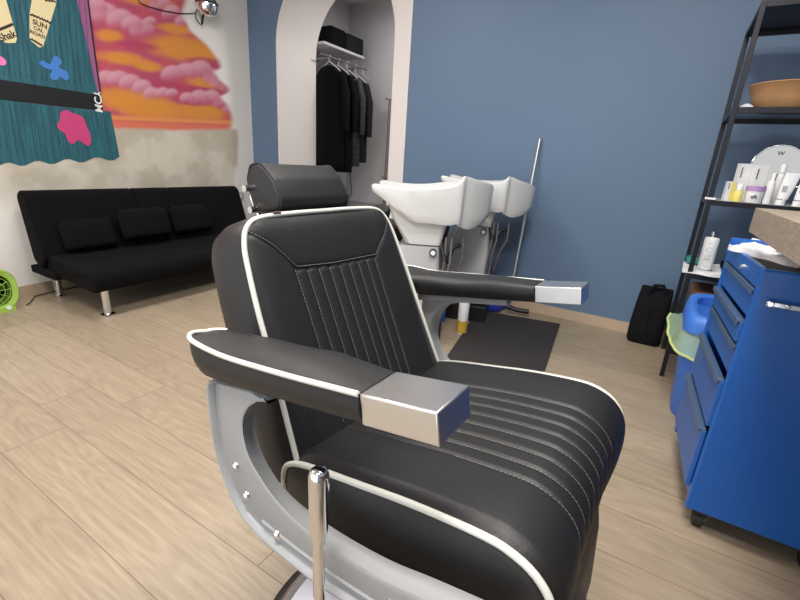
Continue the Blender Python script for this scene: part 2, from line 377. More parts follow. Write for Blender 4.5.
# ------------------------------------------------------------------ mural
def sst(a, b, x):
    t = np.clip((x-a)/(b-a), 0, 1); return t*t*(3-2*t)
mural = thing('wall_mural', LW(1.0, 1.3), 'painted beach mural of a teal hut and pink orange sunset clouds on the left wall', 'mural')
def build_sky():
    s0, s1, z0, z1 = -1.6, 2.32, .35, 3.19
    st = .0125; ns = int((s1-s0)/st)+1; nz = int((z1-z0)/st)+1
    S, Z = np.meshgrid(np.linspace(s0, s1, ns), np.linspace(z0, z1, nz), indexing='ij')
    X3 = LA[0]+LD[0]*S+LN[0]*.002; Y3 = LA[1]+LD[1]*S+LN[1]*.002
    P = np.stack([X3, Y3, Z], -1)
    q = (P-CP)@RM.T; x = 400+FPX*q[..., 0]/q[..., 2]; y = 300-FPX*q[..., 1]/q[..., 2]
    rs = np.random.RandomState(3)
    def noise(sc):
        g = rs.rand(60, 60); u = (S-s0)/sc; v = (Z-z0)/sc
        i = np.floor(u).astype(int) % 59; j = np.floor(v).astype(int) % 59; a = u-np.floor(u); b = v-np.floor(v); a = a*a*(3-2*a); b = b*b*(3-2*b)
        return g[i, j]*(1-a)*(1-b)+g[i+1, j]*a*(1-b)+g[i, j+1]*(1-a)*b+g[i+1, j+1]*a*b
    nA = .5*noise(.25)+.3*noise(.11)+.2*noise(.05)
    col = lambda c: np.array(lin(c)[:3])
    def mixc(A, B, t): return A*(1-t[..., None])+B*t[..., None]
    c = np.zeros(P.shape)+col((178, 76, 106))
    c = mixc(c, col((192, 84, 100))+0*c, sst(.4, .65, nA))
    def blob(cx, cy, rx, ry, cc, k=1.0, tilt=.12):
        nonlocal c
        yy = y-cy-(x-cx)*tilt
        d = np.sqrt(((x-cx)/rx)**2+(yy/ry)**2)+(nA-.5)*.5
        c = mixc(c, col(cc)+0*c, (1-sst(.45, 1.15, d))*k)
    O = (218, 148, 54)
    for a in ((120, 58, 30, 8), (148, 66, 18, 6), (182, 48, 42, 15), (205, 54, 20, 8), (128, 100, 48, 15), (150, 108, 50, 14), (204, 112, 30, 10), (205, 82, 24, 7), (180, 29, 26, 6), (150, 2, 30, 6), (110, 36, 16, 8)): blob(*a, O, .95)
    for a in ((135, 45, 30, 5), (205, 62, 22, 5), (170, 86, 26, 5), (200, 90, 30, 4), (190, 102, 22, 4)): blob(*a, (176, 62, 96), .8)
    def puff(cx, cy, r):
        nonlocal c
        r = r*1.15; d = np.hypot((x-cx)/1.15, y-cy)/r+(nA-.5)*.3
        sh = sst(-1.0, .9, (y-cy)/r+.35*(x-cx)/r)
        pc = mixc(col((216, 168, 182))+0*c, col((184, 90, 118))+0*c, sh)
        c = mixc(c, pc, (1-sst(.80, 1.12, d))*(.95-.95*sst(-.2, .95, (y-cy)/r)))
    for a in ((160, 6, 9), (172, 14, 8), (184, 22, 7), (194, 30, 5), (148, -2, 9), (104, 16, 12), (96, 8, 9), (120, 21, 11), (142, 31, 10), (132, 25, 9),
              (150, 22, 5), (228, 88, 6), (219, 84, 7), (213, 78, 8), (199, 72, 10), (186, 73, 9), (172, 75, 9),
              (106, 80, 9), (118, 80, 9), (130, 84, 9), (142, 89, 8), (152, 95, 7), (163, 94, 6), (172, 94, 5), (230, 109, 6), (222, 103, 7), (211, 99, 8), (199, 99, 8), (187, 99, 6)): puff(*a)
    # horizon streaks
    c = mixc(c, col((226, 150, 84))+0*c, sst(113, 117, y-(x-100)*.04)*(1-sst(118, 121, y-(x-100)*.04)))
    c = mixc(c, col((222, 120, 92))+0*c, sst(119, 122, y-(x-100)*.04))
    # ragged right edge of the paint
    ed = np.interp(y, [-60, 0, 15, 30, 45, 60, 67, 73, 80, 88, 92, 97, 104, 112, 120, 130], [180, 186, 184, 192, 206, 219, 221, 214, 219, 230, 229, 222, 229, 233, 234, 233])
    c = c*np.array([.93, .84, .84])
    wall = col((232, 227, 219))
    c = mixc(c, wall+0*c, sst(-4, 3, x-ed+(nA-.5)*6))
    # cement coloured ground below the horizon
    yb = 129+(x-110)*.01
    g = mixc(col((204, 196, 180))+0*c, col((182, 172, 154))+0*c, sst(.3, .7, nA))
    gm = sst(-2, 2, y-yb+(nA-.5)*3)
    g = mixc(g, wall+0*c, sst(-3, 3, x-(236+(nA-.5)*8)))
    lowfade = sst(0, 34, y-(196-np.clip(90-x, 0, 90)*.18)+(nA-.5)*40)
    g = mixc(g, wall+0*c, lowfade)
    c = mixc(c, g, gm)
    mb = MB(); mb.v = [tuple(p) for p in P.reshape(-1, 3)]
    mb.f = [(i*nz+j, (i+1)*nz+j, (i+1)*nz+j+1, i*nz+j+1) for i in range(ns-1) for j in range(nz-1)]
    off = Vector(mural.location)
    me = bpy.data.meshes.new('painted_sky'); me.from_pydata([tuple(Vector(p)-off) for p in mb.v], [], mb.f)
    ca = me.color_attributes.new('Col', 'FLOAT_COLOR', 'POINT')
    ca.data.foreach_set('color', np.concatenate([c.reshape(-1, 3), np.ones((c.size//3, 1))], 1).ravel())
    me.materials.append(M['mural']); o = bpy.data.objects.new('painted_sky', me); C.objects.link(o); o.parent = mural
build_sky()
def decal(name, pts, m, off, parent=mural, th=.001):
    P = [WL(x, y, off) for x, y in pts]; nrm = np.array([LN[0], LN[1], 0])*th
    return MB().prism(P, nrm).build(name, m, parent, smooth=False)
def smoothpoly(pts, n=40):
    q = interp(list(pts)+[pts[0]], n); return [tuple(p) for p in q[:-1]]
decal('painted_hut_wall', [(-150, -60), (80, -60), (88, 0), (94, 48), (101, 96), (50, 90), (0, 84), (-150, 60)], 'teal', .004)
wav = [(119.5, 156.5)]+[(119-119*i/24, 158+7*i/24+2.2*math.sin(i*1.05)) for i in range(1, 25)]+[(-60, 172)]
decal('painted_hut_counter', [(-60, 92), (0, 99.5), (55, 106), (110.5, 111.5)]+wav, 'teal', .004)
decal('painted_counter_gap', [(-60, 70), (0, 79.5), (50, 87), (101, 95.5), (103, 110.5), (50, 105), (0, 99.5), (-60, 92)], 'blackpaint', .006)
def pline(pts, w, m, name, off=.008, parent=mural):
    return MB().tube([WL(x, y, off) for x, y in pts], w, 5).build(name, m, parent)
pline([(86, -10), (88, 0), (94, 48), (100.5, 93)], .006, 'blackpaint', 'painted_outline')
bl = MB()
for i in range(20):
    x0 = -4+i*6.3+random.uniform(-1, 1)
    if x0 < 106: bl.tube([WL(x0, 103+x0*.1, .0055), WL(x0+7+random.uniform(-1, 1), min(160, 150+random.uniform(-8, 8)), .0055)], .0022, 4)
for i in range(17):
    x0 = -2+i*5.4; bl.tube([WL(x0, -5, .0055), WL(x0+6.5, 76+x0*.11, .0055)], .0022, 4)
bl.build('painted_board_lines', mat('dark_teal_paint', (22, 66, 80), .7), mural)
# pinkish edge glow painted on the hut
decal('painted_corner_post', [(72, -20), (88, -4), (94.5, 48), (100, 92), (97, 91), (88, 48)], mat('mauve_paint', (150, 84, 128), .7), .0052)
decal('painted_cream_board', [(-20, -20), (2, -14), (13, 24), (17, 38), (15.5, 43), (6, 43), (0, 40), (-12, 10)], 'cream', .007)
decal('painted_sign_board', [(33, -8), (57, -10), (56, 4), (43, 47), (39, 47.5), (31, 41), (29.5, 38), (29.5, 14)], 'cream', .007)
def between(px, py, qx, qy, off=.0095): return WL(px, py, off), np.array(WL(qx, qy, off))-np.array(WL(px, py, off))
o1, d1 = between(7.3, 36, 15.3, 33.4)
text_obj('painted_lettering', 'Shak', 'brownink', mural, o1, d1, (0, 0, 1), .063)
pline([(-2, 30), (12.5, 24)], .008, 'brownink', 'painted_band', .009)
for (tx, ty, s, tt) in ((40, 24.5, .047, 'SUN'), (38.5, 29.5, .033, 'CAL'), (37.8, 34.5, .034, 'ROAD')):
    o1, d1 = between(tx, ty, tx+8, ty+3.2)
    text_obj('painted_lettering', tt, 'brownink', mural, o1, d1, (0, .12, 1), s)
pline([(30+i*.85, 14+i*.36+1.2*math.sin(i*1.7)) for i in range(26)], .005, 'brownink', 'painted_wave', .009)
pline([(30.5+i*.6, 38.5+i*.36+.9*math.sin(i*1.7)) for i in range(21)], .005, 'brownink', 'painted_wave', .009)
pline([(45+i*.8, 0+i*.1+.9*math.sin(i*1.7)) for i in range(14)], .005, 'brownink', 'painted_wave', .009)
def flower(cx, cy, pet, m, name):
    pts = []
    for i in range(72):
        a = 2*math.pi*i/72; r = 0
        base = .42
        for (pa, L, wd) in pet:
            dd = (a-pa+math.pi) % (2*math.pi)-math.pi; r = max(r, L*math.exp(-(dd/wd)**2))
        r = max(r, base*max(p[1] for p in pet)*.8)
        pts.append((cx+r*math.cos(a), cy+r*math.sin(a)))
    decal(name, pts, m, .007)
decal('painted_blue_flower', smoothpoly([(x/6, y/6) for x, y in ((233, 380), (255, 362), (300, 385), (318, 342), (345, 340), (372, 372), (352, 402), (400, 430), (414, 468), (392, 482), (360, 458), (345, 478), (310, 476), (300, 448), (312, 422), (268, 406))], 60), 'bluep', .007)
decal('painted_pink_flower', smoothpoly([(62, 111), (67, 110), (72, 113), (79, 115), (84, 119), (87, 127), (90, 134), (91, 142), (88, 146), (83, 143), (78, 140), (73, 144), (68, 141), (65, 134), (60, 130), (57, 126), (60, 120), (60, 114)], 60), 'pink', .007)
decal('painted_small_flower', smoothpoly([(-4, 55), (2, 57), (6, 61), (5, 65), (0, 65), (-4, 62)], 24), 'pinklight', .007)
o1, d1 = between(97.8, 101.5, 98.8, 110)
text_obj('painted_lettering', 'MCY', 'white', mural, o1, (np.array(WL(98, 93, .009))-np.array(WL(99.4, 108, .009))), (LD[0], LD[1], 0), .08)

# wall lamp with its cable, socket
lc = WL(207, 5, .10)
lamp = thing('wall_lamp', tuple(WL(207, 5, 0)), 'small chrome wall spotlight above the sunset mural near the room corner', 'lamp')
MB().lathe([(.02, -.10), (.07, -.09), (.092, -.055), (.10, 0), (.085, .06), (.04, .10), (.012, .105)], tuple(lc), 28).build('reflector', 'chrome', lamp)
MB().tube([tuple(WL(207, 3, .0)), tuple(WL(207, 3, .05))], .03, 16).build('mount', 'chrome', lamp)
MB().tube([tuple(Vector(lc)+Vector((.101*math.cos(a), .101*math.sin(a), .012))) for a in [2*math.pi*i/32 for i in range(32)]], .006, 6, close=True).build('rim', 'blackplastic', lamp)
pg = MB().tube([tuple(WL(*p, .05)) for p in ((204, 13), (202.6, 17), (202, 23.5))], [.006, .013, .012], 8); pg.build('plug', 'blackplastic', lamp)
cab = MB().tube([tuple(WL(*p)) for p in [(134, -8, .012), (140, 3, .012), (150, 7, .012), (165, 11, .012), (180, 13.5, .012), (194, 13.3, .012), (196, 13, .03)]], .004, 6)
cab.tube([tuple(WL(*p, .03)) for p in ((198, 8), (195.5, 12), (196, 18), (199, 23), (201.5, 25), (202, 23))], .005, 6)
tag(cab.build('lamp_cable', 'blackplastic'), 'thin black cable running across the painted clouds to the wall spotlight', 'cable')
so = thing('wall_socket', tuple(WL(240, 196, 0)), 'small white wall socket just right of the black sofa back', 'socket')
MB().prism([WL(236, 192, .001), WL(243, 192.5, .001), WL(243, 200, .001), WL(236, 200, .001)], np.array([LN[0], LN[1], 0])*.012).build('cover_plate', 'bodygrey', so, smooth=False, bevel=.002)
MB().prism([WL(238, 194, .013), WL(241.4, 194.2, .013), WL(241.4, 198, .013), WL(238, 198, .013)], np.array([LN[0], LN[1], 0])*.003).build('socket_insert', 'white', so, smooth=False)

# ------------------------------------------------------------------ sofa bed
sofa = thing('sofa_bed', (-3.75, 2.28, 0), 'black fabric folding sofa bed with chrome legs below the wall mural', 'sofa')
def sxf(p):   # follow the slight slant of the left wall
    x, y, z = p; return (x-(y-1.33)*.045, y, z)
Y0, Y1 = 1.34, 3.27
def cushion(prof, y0, y1, r=.03, n=6):
    """profile polygon (x,z) lofted along y with rounded ends"""
    c = np.mean(np.array(prof), 0); R = []
    for k in range(n+1):
        a = math.pi/2*k/n; s = 1-r*(1-math.sin(a))/.12; R.append((y0+r*(1-math.cos(a)), s))
    R2 = [(y1-(y-y0), s) for y, s in R][::-1]
    return MB().rings([[(c[0]+(x-c[0])*s, y, c[1]+(z-c[1])*s) for x, z in prof] for y, s in R+R2])
def roundpoly(pts, r, n=4):
    out = []
    m_ = len(pts)
    for i in range(m_):
        p0, p1, p2 = [np.array(pts[j % m_], float) for j in (i-1, i, i+1)]
        a = p1+(p0-p1)/np.linalg.norm(p0-p1)*r; b = p1+(p2-p1)/np.linalg.norm(p2-p1)*r
        for k in range(n+1):
            t = k/n; out.append(tuple((1-t)**2*a+2*t*(1-t)*p1+t*t*b))
    return out
sp_ = roundpoly([(-3.95, .23), (-3.22, .2), (-3.2, .30), (-3.24, .35), (-3.93, .375)], .035)
cushion(sp_, Y0, Y1).build('seat_cushion', 'sofa', sofa, xf=sxf)
bp_ = roundpoly([(-3.93, .26), (-3.83, .36), (-3.99, .81), (-4.06, .835), (-4.12, .80), (-4.02, .30)], .03)
third = (Y1-Y0)
segs = [(Y0-.03, Y0+third*.40), (Y0+third*.40, Y0+third*.585), (Y0+third*.585, Y1)]
for a, b in segs: cushion(bp_, a, b-.003, .015).build('backrest_cushion', 'sofa', sofa, xf=sxf)
for yy in (1.75, 2.93):
    MB().lathe([(.0, -.006), (.012, -.004), (.014, 0), (.012, .004), (0, .006)], (-3.905, yy, .6), 12).build('tufting_button', 'sofa', sofa, xf=sxf)
MB().box((-4.12, Y0-.03, .205), (-3.72, Y1+.05, .262)).build('side_rail', 'sofa', sofa, smooth=False, bevel=.01, xf=sxf)
for (x, y) in ((-3.325, 1.452), (-4.03, 1.43), (-3.325, 3.2), (-4.0, 3.2)):
    lg = MB().lathe([(.026, .016), (.026, .215)], (x, y, 0), 24)
    lo = lg.build('leg', 'chrome', sofa, xf=None)
    MB().lathe([(.038, 0), (.046, .004), (.046, .009), (.03, .016)], (x, y, 0), 24).build('foot_disc', 'chrome', lo)
def pillow(px0, px1, py0, py1, x, label, lean=0):
    c0 = np.array([x, (px0+px1)/2, (py0+py1)/2]); W_, H_ = (px1-px0)/2, (py1-py0)/2
    mb = MB()
    def fn(sg):
        def g(i, j):
            a, b = 2*i-1, 2*j-1; t = max(0, (1-a**4)*(1-b**4))**.45*.06
            return (c0[0]+sg*t-(b*H_)*.36, c0[1]+a*W_*(1-.03*b*b), c0[2]+b*H_*(1-.04*a*a))
        return g
    mb.grid(fn(1), 17, 13); mb.grid(fn(-1), 17, 13)
    o = mb.build('throw_pillow', 'sofa', None, xf=sxf); return tag(o, label, 'pillow', 'black pillows on the sofa bed')
pillow(1.44, 1.83, .40, .62, -3.83, 'black pillow leaning on the sofa back at its left end, under the teal painting')
pillow(1.86, 2.30, .44, .68, -3.80, 'black rectangular pillow standing in the middle of the sofa bed')
pillow(2.34, 2.76, .44, .68, -3.83, 'black pillow leaning on the sofa back nearest the room corner')

# lime fan
fan = thing('floor_fan', (-3.9, 1.07, 0), 'lime green box fan on the floor left of the sofa bed', 'fan')
fb = MB()
fc = np.array([-3.93, .985, .16]); 
def ringpts(r, x, n=40, sq=2.6):
    P = []
    for i in range(n):
        a = 2*math.pi*i/n; c, s = math.cos(a), math.sin(a); k = (abs(c)**sq+abs(s)**sq)**(-1/sq)
        P.append((x, fc[1]+r*k*c, fc[2]+r*k*s))
    return P
fb.rings([ringpts(.118, -3.89), ringpts(.15, -3.88), ringpts(.158, -3.9), ringpts(.158, -3.98), ringpts(.14, -4.0), ringpts(.118, -4.0), ringpts(.112, -3.94)], cap=False)
fb.box((-3.99, .88, 0), (-3.87, 1.10, .035))
fb.build('housing', 'lime', fan)
MB().rings([ringpts(.117, -3.985), ringpts(.01, -3.985)]).build('back_grille', 'limedark', fan)
gb = MB()
for k in range(4): gb.tube([(-3.885,)+p[1:] for p in ringpts(.02+.03*k, -3.885, 28, 2)], .002, 4, close=True)
for k in range(12):
    a = math.pi*k/6; gb.tube([(-3.885, fc[1]+.01*math.cos(a), fc[2]+.01*math.sin(a)), (-3.885, fc[1]+.118*math.cos(a), fc[2]+.118*math.sin(a))], .002, 4)
gb.build('front_grille', 'lime', fan)
MB().tube([(-3.88, 1.06, .03), (-3.865, 1.06, .03)], .014, 14).build('knob', 'white', fan)
bl_ = MB()
for k in range(5):
    a = 2*math.pi*k/5
    bl_.add([(-3.93+dx, fc[1]+r*math.cos(a+t), fc[2]+r*math.sin(a+t)) for (r, t, dx) in ((.015, 0, -.01), (.1, -.1, -.012), (.105, .45, .012), (.015, .9, .01))], [(0, 1, 2, 3)])
bl_.build('fan_blade', 'limedark', fan)
tag(MB().tube([(-3.93, 1.18, .006), (-3.98, 1.22, .006), (-4.12, 1.3, .006), (-4.165, 1.5, .006), (-4.175, 2.2, .006)], .004, 6).build('fan_cable', 'blackplastic'), 'thin dark cable lying along the left baseboard behind the sofa leg', 'cable')

# ------------------------------------------------------------------ back room contents
sh = MB().box((-4.249, 4.36, 2.455), (-3.8, 5.17, 2.485)); sh_o = sh.build('wall_shelf', 'shelfwhite', smooth=False, bevel=.003)
tag(sh_o, 'pale board shelf high in the back room above the hanging coats', 'shelf')
rail = thing('clothes_rail', (-4.0, 4.8, 2.3), 'thin metal clothes rail under the shelf in the back room', 'rail')
MB().tube([(-3.8, 4.3, 2.34), (-3.8, 5.22, 2.34)], .011, 8).build('rod', 'hose', rail)
for y in (4.5, 5.1): 
    MB().tube([(-4.245, y, 2.34), (-3.8, y, 2.34)], .008, 6).tube([(-4.245, y, 2.16), (-3.9, y, 2.34)], .008, 6).build('bracket', 'hose', rail)
box = thing('storage_case', (-3.95, 4.8, 2.485), 'black soft case lying on the back room shelf', 'case')
MB().box((-4.15, 4.50, 2.486), (-3.81, 4.79, 2.69)).build('case_body', 'coat', box, smooth=False, bevel=.03)
MB().box((-4.13, 4.793, 2.486), (-3.80, 5.15, 2.68)).build('case_flap', 'coatgrey', box, smooth=False, bevel=.03)
def coat(y, w, ztop, zbot, m, label, x=-3.8, th=.072):
    t = thing('hanging_coat', (x, y, zbot), label, 'coat', 'coats on the rail in the back room')
    mb = MB(); R = []
    prof = [(ztop, .05, .6), (ztop-.03, .13, .75), (ztop-.09, w*.9, 1), (ztop-.25, w, 1.1), (ztop-.6, w*.98, 1.1), ((ztop+zbot)/2, w, 1.05), (zbot+.1, w*1.03, 1.1), (zbot, w*1.02, 1.0)]
    for z, ww, k in prof:
        R.append([(x+ww*math.cos(a)*(1+.06*math.sin(5*a)), y+th*k*math.sin(a)*(1+.18*math.sin(7*a)), z) for a in [2*math.pi*i/36 for i in range(36)]])
    mb.rings(R); mb.build('garment', m, t)
    mb = MB().tube([(x-.17, y, ztop-.06), (x-.05, y, ztop+.02), (x, y, ztop+.05), (x+.05, y, ztop+.02), (x+.17, y, ztop-.06)], .008, 6)
    mb.tube([(x, y, ztop+.05), (x, y, ztop+.10), (x, y+.0, 2.345), (x+.015, y, 2.36), (x+.02, y, 2.335)], .004, 6)
    mb.build('hanger', 'bodygrey', t)
    # sleeves
    for sg in (-1, 1):
        MB().tube([(x+sg*w*.85, y, ztop-.09), (x+sg*(w+.03), y+.01, ztop-.3), (x+sg*(w+.035), y+.02, ztop-.72)], [.05, .055, .042], 12).build('sleeve', m, t)
coat(4.46, .22, 2.24, 1.08, 'coat', 'long black coat on the rail, leftmost beside the arch')
coat(4.63, .22, 2.23, 1.02, 'coat', 'black coat on the rail, second from the arch edge')
coat(4.80, .21, 2.22, 1.10, 'striped', 'dark striped knit jacket hanging between the black coats')
coat(4.97, .20, 2.20, 1.15, 'coatgrey', 'charcoal jacket with long sleeve hanging nearest the far wall')
hg = thing('clothes_hanger', (-3.8, 5.13, 2.34), 'empty light wire hanger at the end of the clothes rail', 'hanger')
MB().tube([(-3.8, 5.14, 2.36), (-3.8, 5.14, 2.27), (-3.68, 5.14, 2.2), (-3.92, 5.14, 2.2), (-3.8, 5.14, 2.27)], .006, 6).build('wire', 'bodygrey', hg)
be = thing('low_bench', (-3.3, 5.0, 0), 'low grey glossy bench against the far wall of the back room', 'bench')
MB().box((-4.24, 4.62, .52), (-1.4, 5.39, .58)).build('bench_top', 'bench', be, smooth=False, bevel=.004)
MB().box((-4.22, 4.70, 0), (-1.5, 5.37, .52)).build('bench_body', 'coatgrey', be, smooth=False)
po = thing('wooden_pole', (-3.45, 5.25, .58), 'thin brown pole with small hooks standing by the right side of the arch', 'pole')
p1 = atY(390, 100, 5.3); p2 = atY(384, 200, 5.3)
MB().tube([tuple(p1), tuple(p1*.5+p2*.5), (p2[0], p2[1], .585)], .018, 8).build('shaft', 'brownpole', po)
for t_ in (.0, .77): 
    q = p1+(p2-p1)*t_
    MB().tube([(q[0]-.07, q[1], q[2]+.02), (q[0], q[1], q[2]), (q[0]+.07, q[1], q[2]+.02)], .012, 6).build('hook', 'brownpole', po)
cb = MB().tube([tuple(atY(*p, 5.38)) for p in ((349, 150), (350.5, 180), (352, 194))]+[(-4.2, 5.36, .60), (-4.1, 5.2, .587)], .006, 6)
tag(cb.build('back_room_cable', 'blackplastic'), 'thin dark cable dropping down the back room wall to the bench', 'cable')

# ------------------------------------------------------------------ wash units
def wash_unit(tip, yaw, label, tilt=0.0, sc=1.0):
    ca, sa = math.cos(yaw), math.sin(yaw)
    def X(s, t, z): return (tip[0]+sc*(s*ca-t*sa), tip[1]+sc*(s*sa+t*ca), tip[2]+sc*(z+tilt*max(0, s)*(1 if z > -.5 else 0)))
    base = X(.35, .22, 0)
    th_ = thing('wash_unit', (base[0], base[1], 0), label, 'hair washing unit', 'hair washing units')
    # rim outline: s length, t width, z height, d apron depth
    rim = [(.0, .015, 0, .055), (.02, -.012, .004, .065), (.12, -.028, .0, .125), (.25, -.034, -.004, .20), (.38, -.034, .008, .22), (.50, -.03, .028, .245), (.562, -.024, .06, .265), (.58, -.008, .08, .30), (.594, .015, .083, .31),
           (.655, .06, .068, .31), (.735, .14, .05, .27), (.785, .22, .034, .22), (.79, .31, .018, .16), (.755, .385, .010, .12), (.67, .44, .012, .11), (.575, .46, .03, .11),
           (.50, .47, .03, .12), (.38, .474, .01, .12), (.25, .474, -.002, .12), (.12, .468, .0, .10), (.02, .452, .01, .07), (.0, .425, .004, .055),
           (.03, .395, -.01, .06), (.10, .34, -.05, .08), (.14, .22, -.09, .10), (.10, .10, -.05, .08), (.03, .045, -.01, .06)]
    pts = interp(rim+[rim[0]], 105)[:-1]
    ctr = np.array([.40, .20])
    def ring(kout, zf, w_=0):
        out = []
        for p in pts:
            s, t, z, d = p
            v = np.array([s, t])-ctr; L_ = np.linalg.norm(v)
            q = ctr+v*(1+kout/L_)
            zz = z+zf*(d if zf < 0 else 1)
            out.append(X(q[0], q[1], zz))
        return out
    def lower(k, zf):
        out = []
        for p in pts:
            s, t, z, d = p
            cc = np.array([.48, .10]); q = cc+(np.array([s, t])-cc)*np.array([k, k])
            out.append(X(q[0], q[1], z-zf*d))
        return out
    R = [ring(-.10, 0)]
    R = []
    # inside bowl from the bottom up
    for k, zz in ((.05, -.20), (.35, -.195), (.6, -.16), (.8, -.09)):
        R.append([X(*(ctr+(np.array([p[0], p[1]])-ctr)*k*.93), min(p[2]*.4, 0)+zz) for p in pts])
    R += [ring(-.035, -.03/.1*.2), ring(-.026, 0.0), ring(-.018, .006), ring(-.006, .006), ring(0, 0), ring(.003, -.06), lower(1.0, .4), lower(.99, .75), lower(.955, .93), lower(.90, 1.0), lower(.8, 1.0), lower(.6, .95), lower(.3, .85)]
    MB().rings(R).build('ceramic_bowl', 'ceramic', th_)
    # lower ceramic neck
    def sect(s0, s1, t0, t1, z, r=.04):
        return [X(x, y, z) for x, y in roundpoly([(s0, t0), (s1, t0), (s1, t1), (s0, t1)], r)]
    MB().rings([sect(.10, .50, .02, .40, -.10), sect(.14, .50, .02, .38, -.2), sect(.23, .47, .04, .34, -.36), sect(.25, .46, .05, .34, -.365)]).build('bowl_underside', 'ceramic', th_)
    # tilted cover and pedestal
    MB().rings([sect(.20, .46, .02, .36, -.37), sect(.04, .48, .0, .38, -.62), sect(.0, .46, .0, .38, -1.0+.0)]).build('pedestal', 'bodygrey', th_)
    MB().box((0, 0, 0), (.01, .01, .01))
    kn = MB().tube([X(.42, .015, -.40), X(.42, -.012, -.40)], .024, 16); k_o = kn.build('adjusting_knob', 'blackplastic', th_)
    MB().tube([X(.42, -.012, -.40), X(.42, -.018, -.40)], .016, 16).build('knob_cap', 'white', k_o)
    MB().box((-.02, .03, -tip[2]/sc), (.52, .37, -tip[2]/sc+.16), R=lambda p: X(*p)).build('plinth', 'blackplastic', th_, smooth=False, bevel=.01)
    MB().tube([X(.47, .05, -.36), X(.5, .02, -.44), X(.52, .06, -.47), X(.55, .1, -.38), X(.60, .13, -.36)], .016, 8).build('drain_hose', 'blackplastic', th_)
    for (s, t, e, b) in ((.535, .01, .50, .9), (.50, .03, .47, .75), (.62, .12, .53, .8)):
        MB().tube([X(s, t, -.30), X(s+.002, t, -.45), X((s+e)/2, t+.01, -.6), X(e, t+.03, -b)], .009, 8).build('shower_hose', 'hose', th_)
    # seat in front of the bowl (towards the sofa)
    st = MB()
    st.rings([sect(-.02, .10, -.0, .44, .0-.16, .03), sect(-.08, .06, -.02, .46, -.35, .03), sect(-.16, .02, -.02, .46, -.62, .03)]); st.build('seat_backrest', 'leather', th_)
    MB().rings([sect(-.62, -.02, -.02, .46, -.60, .05), sect(-.64, -.02, -.03, .47, -.55, .05), sect(-.64, -.02, -.03, .47, -.48, .05), sect(-.6, -.04, .0, .44, -.46, .05)]).build('seat_cushion', 'leather', th_)
    for s in (-.55, -.1): MB().tube([X(s, .22, -.6), X(s, .22, -tip[2]/sc)], .03, 12).build('leg', 'chrome', th_)
    return th_
wash_unit((-1.60, 2.29, 1.048), math.radians(27), 'white ceramic wash basin unit nearest the barber chair, large glossy bowl')
wash_unit((-1.47, 3.0, 1.112), math.radians(14), 'white ceramic wash basin unit farther back, close to the blue wall', -.09, .86)

# leaning rod, mat, bottle, dustpan
tag(MB().tube([tuple(atY(540, 139, YW-.02)), tuple(atz(507, 312, 0.003))], .012, 10).build('metal_rod', 'polished'), 'long thin metal rod leaning on the blue wall behind the wash basins', 'rod')
mt_ = [atz(478, 311), atz(560, 325), atz(543, 376), atz(443, 363)]
tag(MB().prism([(p[0], p[1], .001) for p in mt_], (0, 0, .011)).build('floor_mat', 'matm', smooth=False, bevel=.003), 'dark grey rubber mat on the wooden floor beside the wash basins', 'mat')
bo = thing('spray_bottle', (-1.11, 2.84, 0), 'white spray bottle with gold base label on the floor beneath the near basin', 'bottle')
c = tuple(bo.location)
MB().lathe([(.034, 0), (.039, .008), (.039, .24), (.03, .275), (.016, .285), (.016, .30)], c, 24).build('bottle_body', 'white', bo)
MB().lathe([(.0398, .012), (.0398, .105)], c, 24).build('label', 'goldlabel', bo)
MB().lathe([(.02, .30), (.02, .33), (.01, .34)], c, 16).build('nozzle', 'blackplastic', bo)
dp = thing('dustpan', (-.9, 3.5, 0), 'dark blue dustpan with black handle on the floor by the blue wall', 'dustpan')
a0 = atz(477, 303, .03); 
MB().prism([tuple(atz(487, 311, .013)), tuple(atz(499, 312, .013)), tuple(atz(512, 304, .013)), tuple(atz(490, 300, .013))], (0, 0, .05)).build('pan', 'navy', dp, smooth=False, bevel=.008)
MB().tube([tuple(atz(508, 307, .06)), tuple(atz(517, 310, .05)), tuple(atz(529, 312, .05))], .02, 10).build('handle', 'blackplastic', dp)
bp2 = MB().prism([tuple(atY(*p, 2.95)) for p in ((433, 300), (446, 300), (443, 322), (439, 340), (431, 322))], (0, .03, 0))  # flat blue plastic panel
tag(bp2.build('blue_crate', 'bin', smooth=False, bevel=.004), 'narrow blue plastic panel standing beside the spray bottle under the basin', 'panel')

# ------------------------------------------------------------------ barber chair
cyaw, ctil = math.radians(-3.1), math.radians(9.75)
e1 = np.array([math.cos(cyaw)*math.cos(ctil), math.sin(cyaw)*math.cos(ctil), math.sin(ctil)])
e2 = np.array([-math.sin(cyaw), math.cos(cyaw), 0]); e3 = np.cross(e1, e2); Q = np.array([-.128, .677, .970])
def CW(p): return tuple(Q+p[0]*e1+p[1]*e2+p[2]*e3)
BC = (-.36, .69)
chair = thing('barber_chair', (BC[0], BC[1], 0), 'black leather barber chair with white piping and polished armrest ends, large in front', 'barber chair')
def cb_(mb, name, m, parent=chair, **k): return mb.build(name, m, parent, xf=CW, **k)
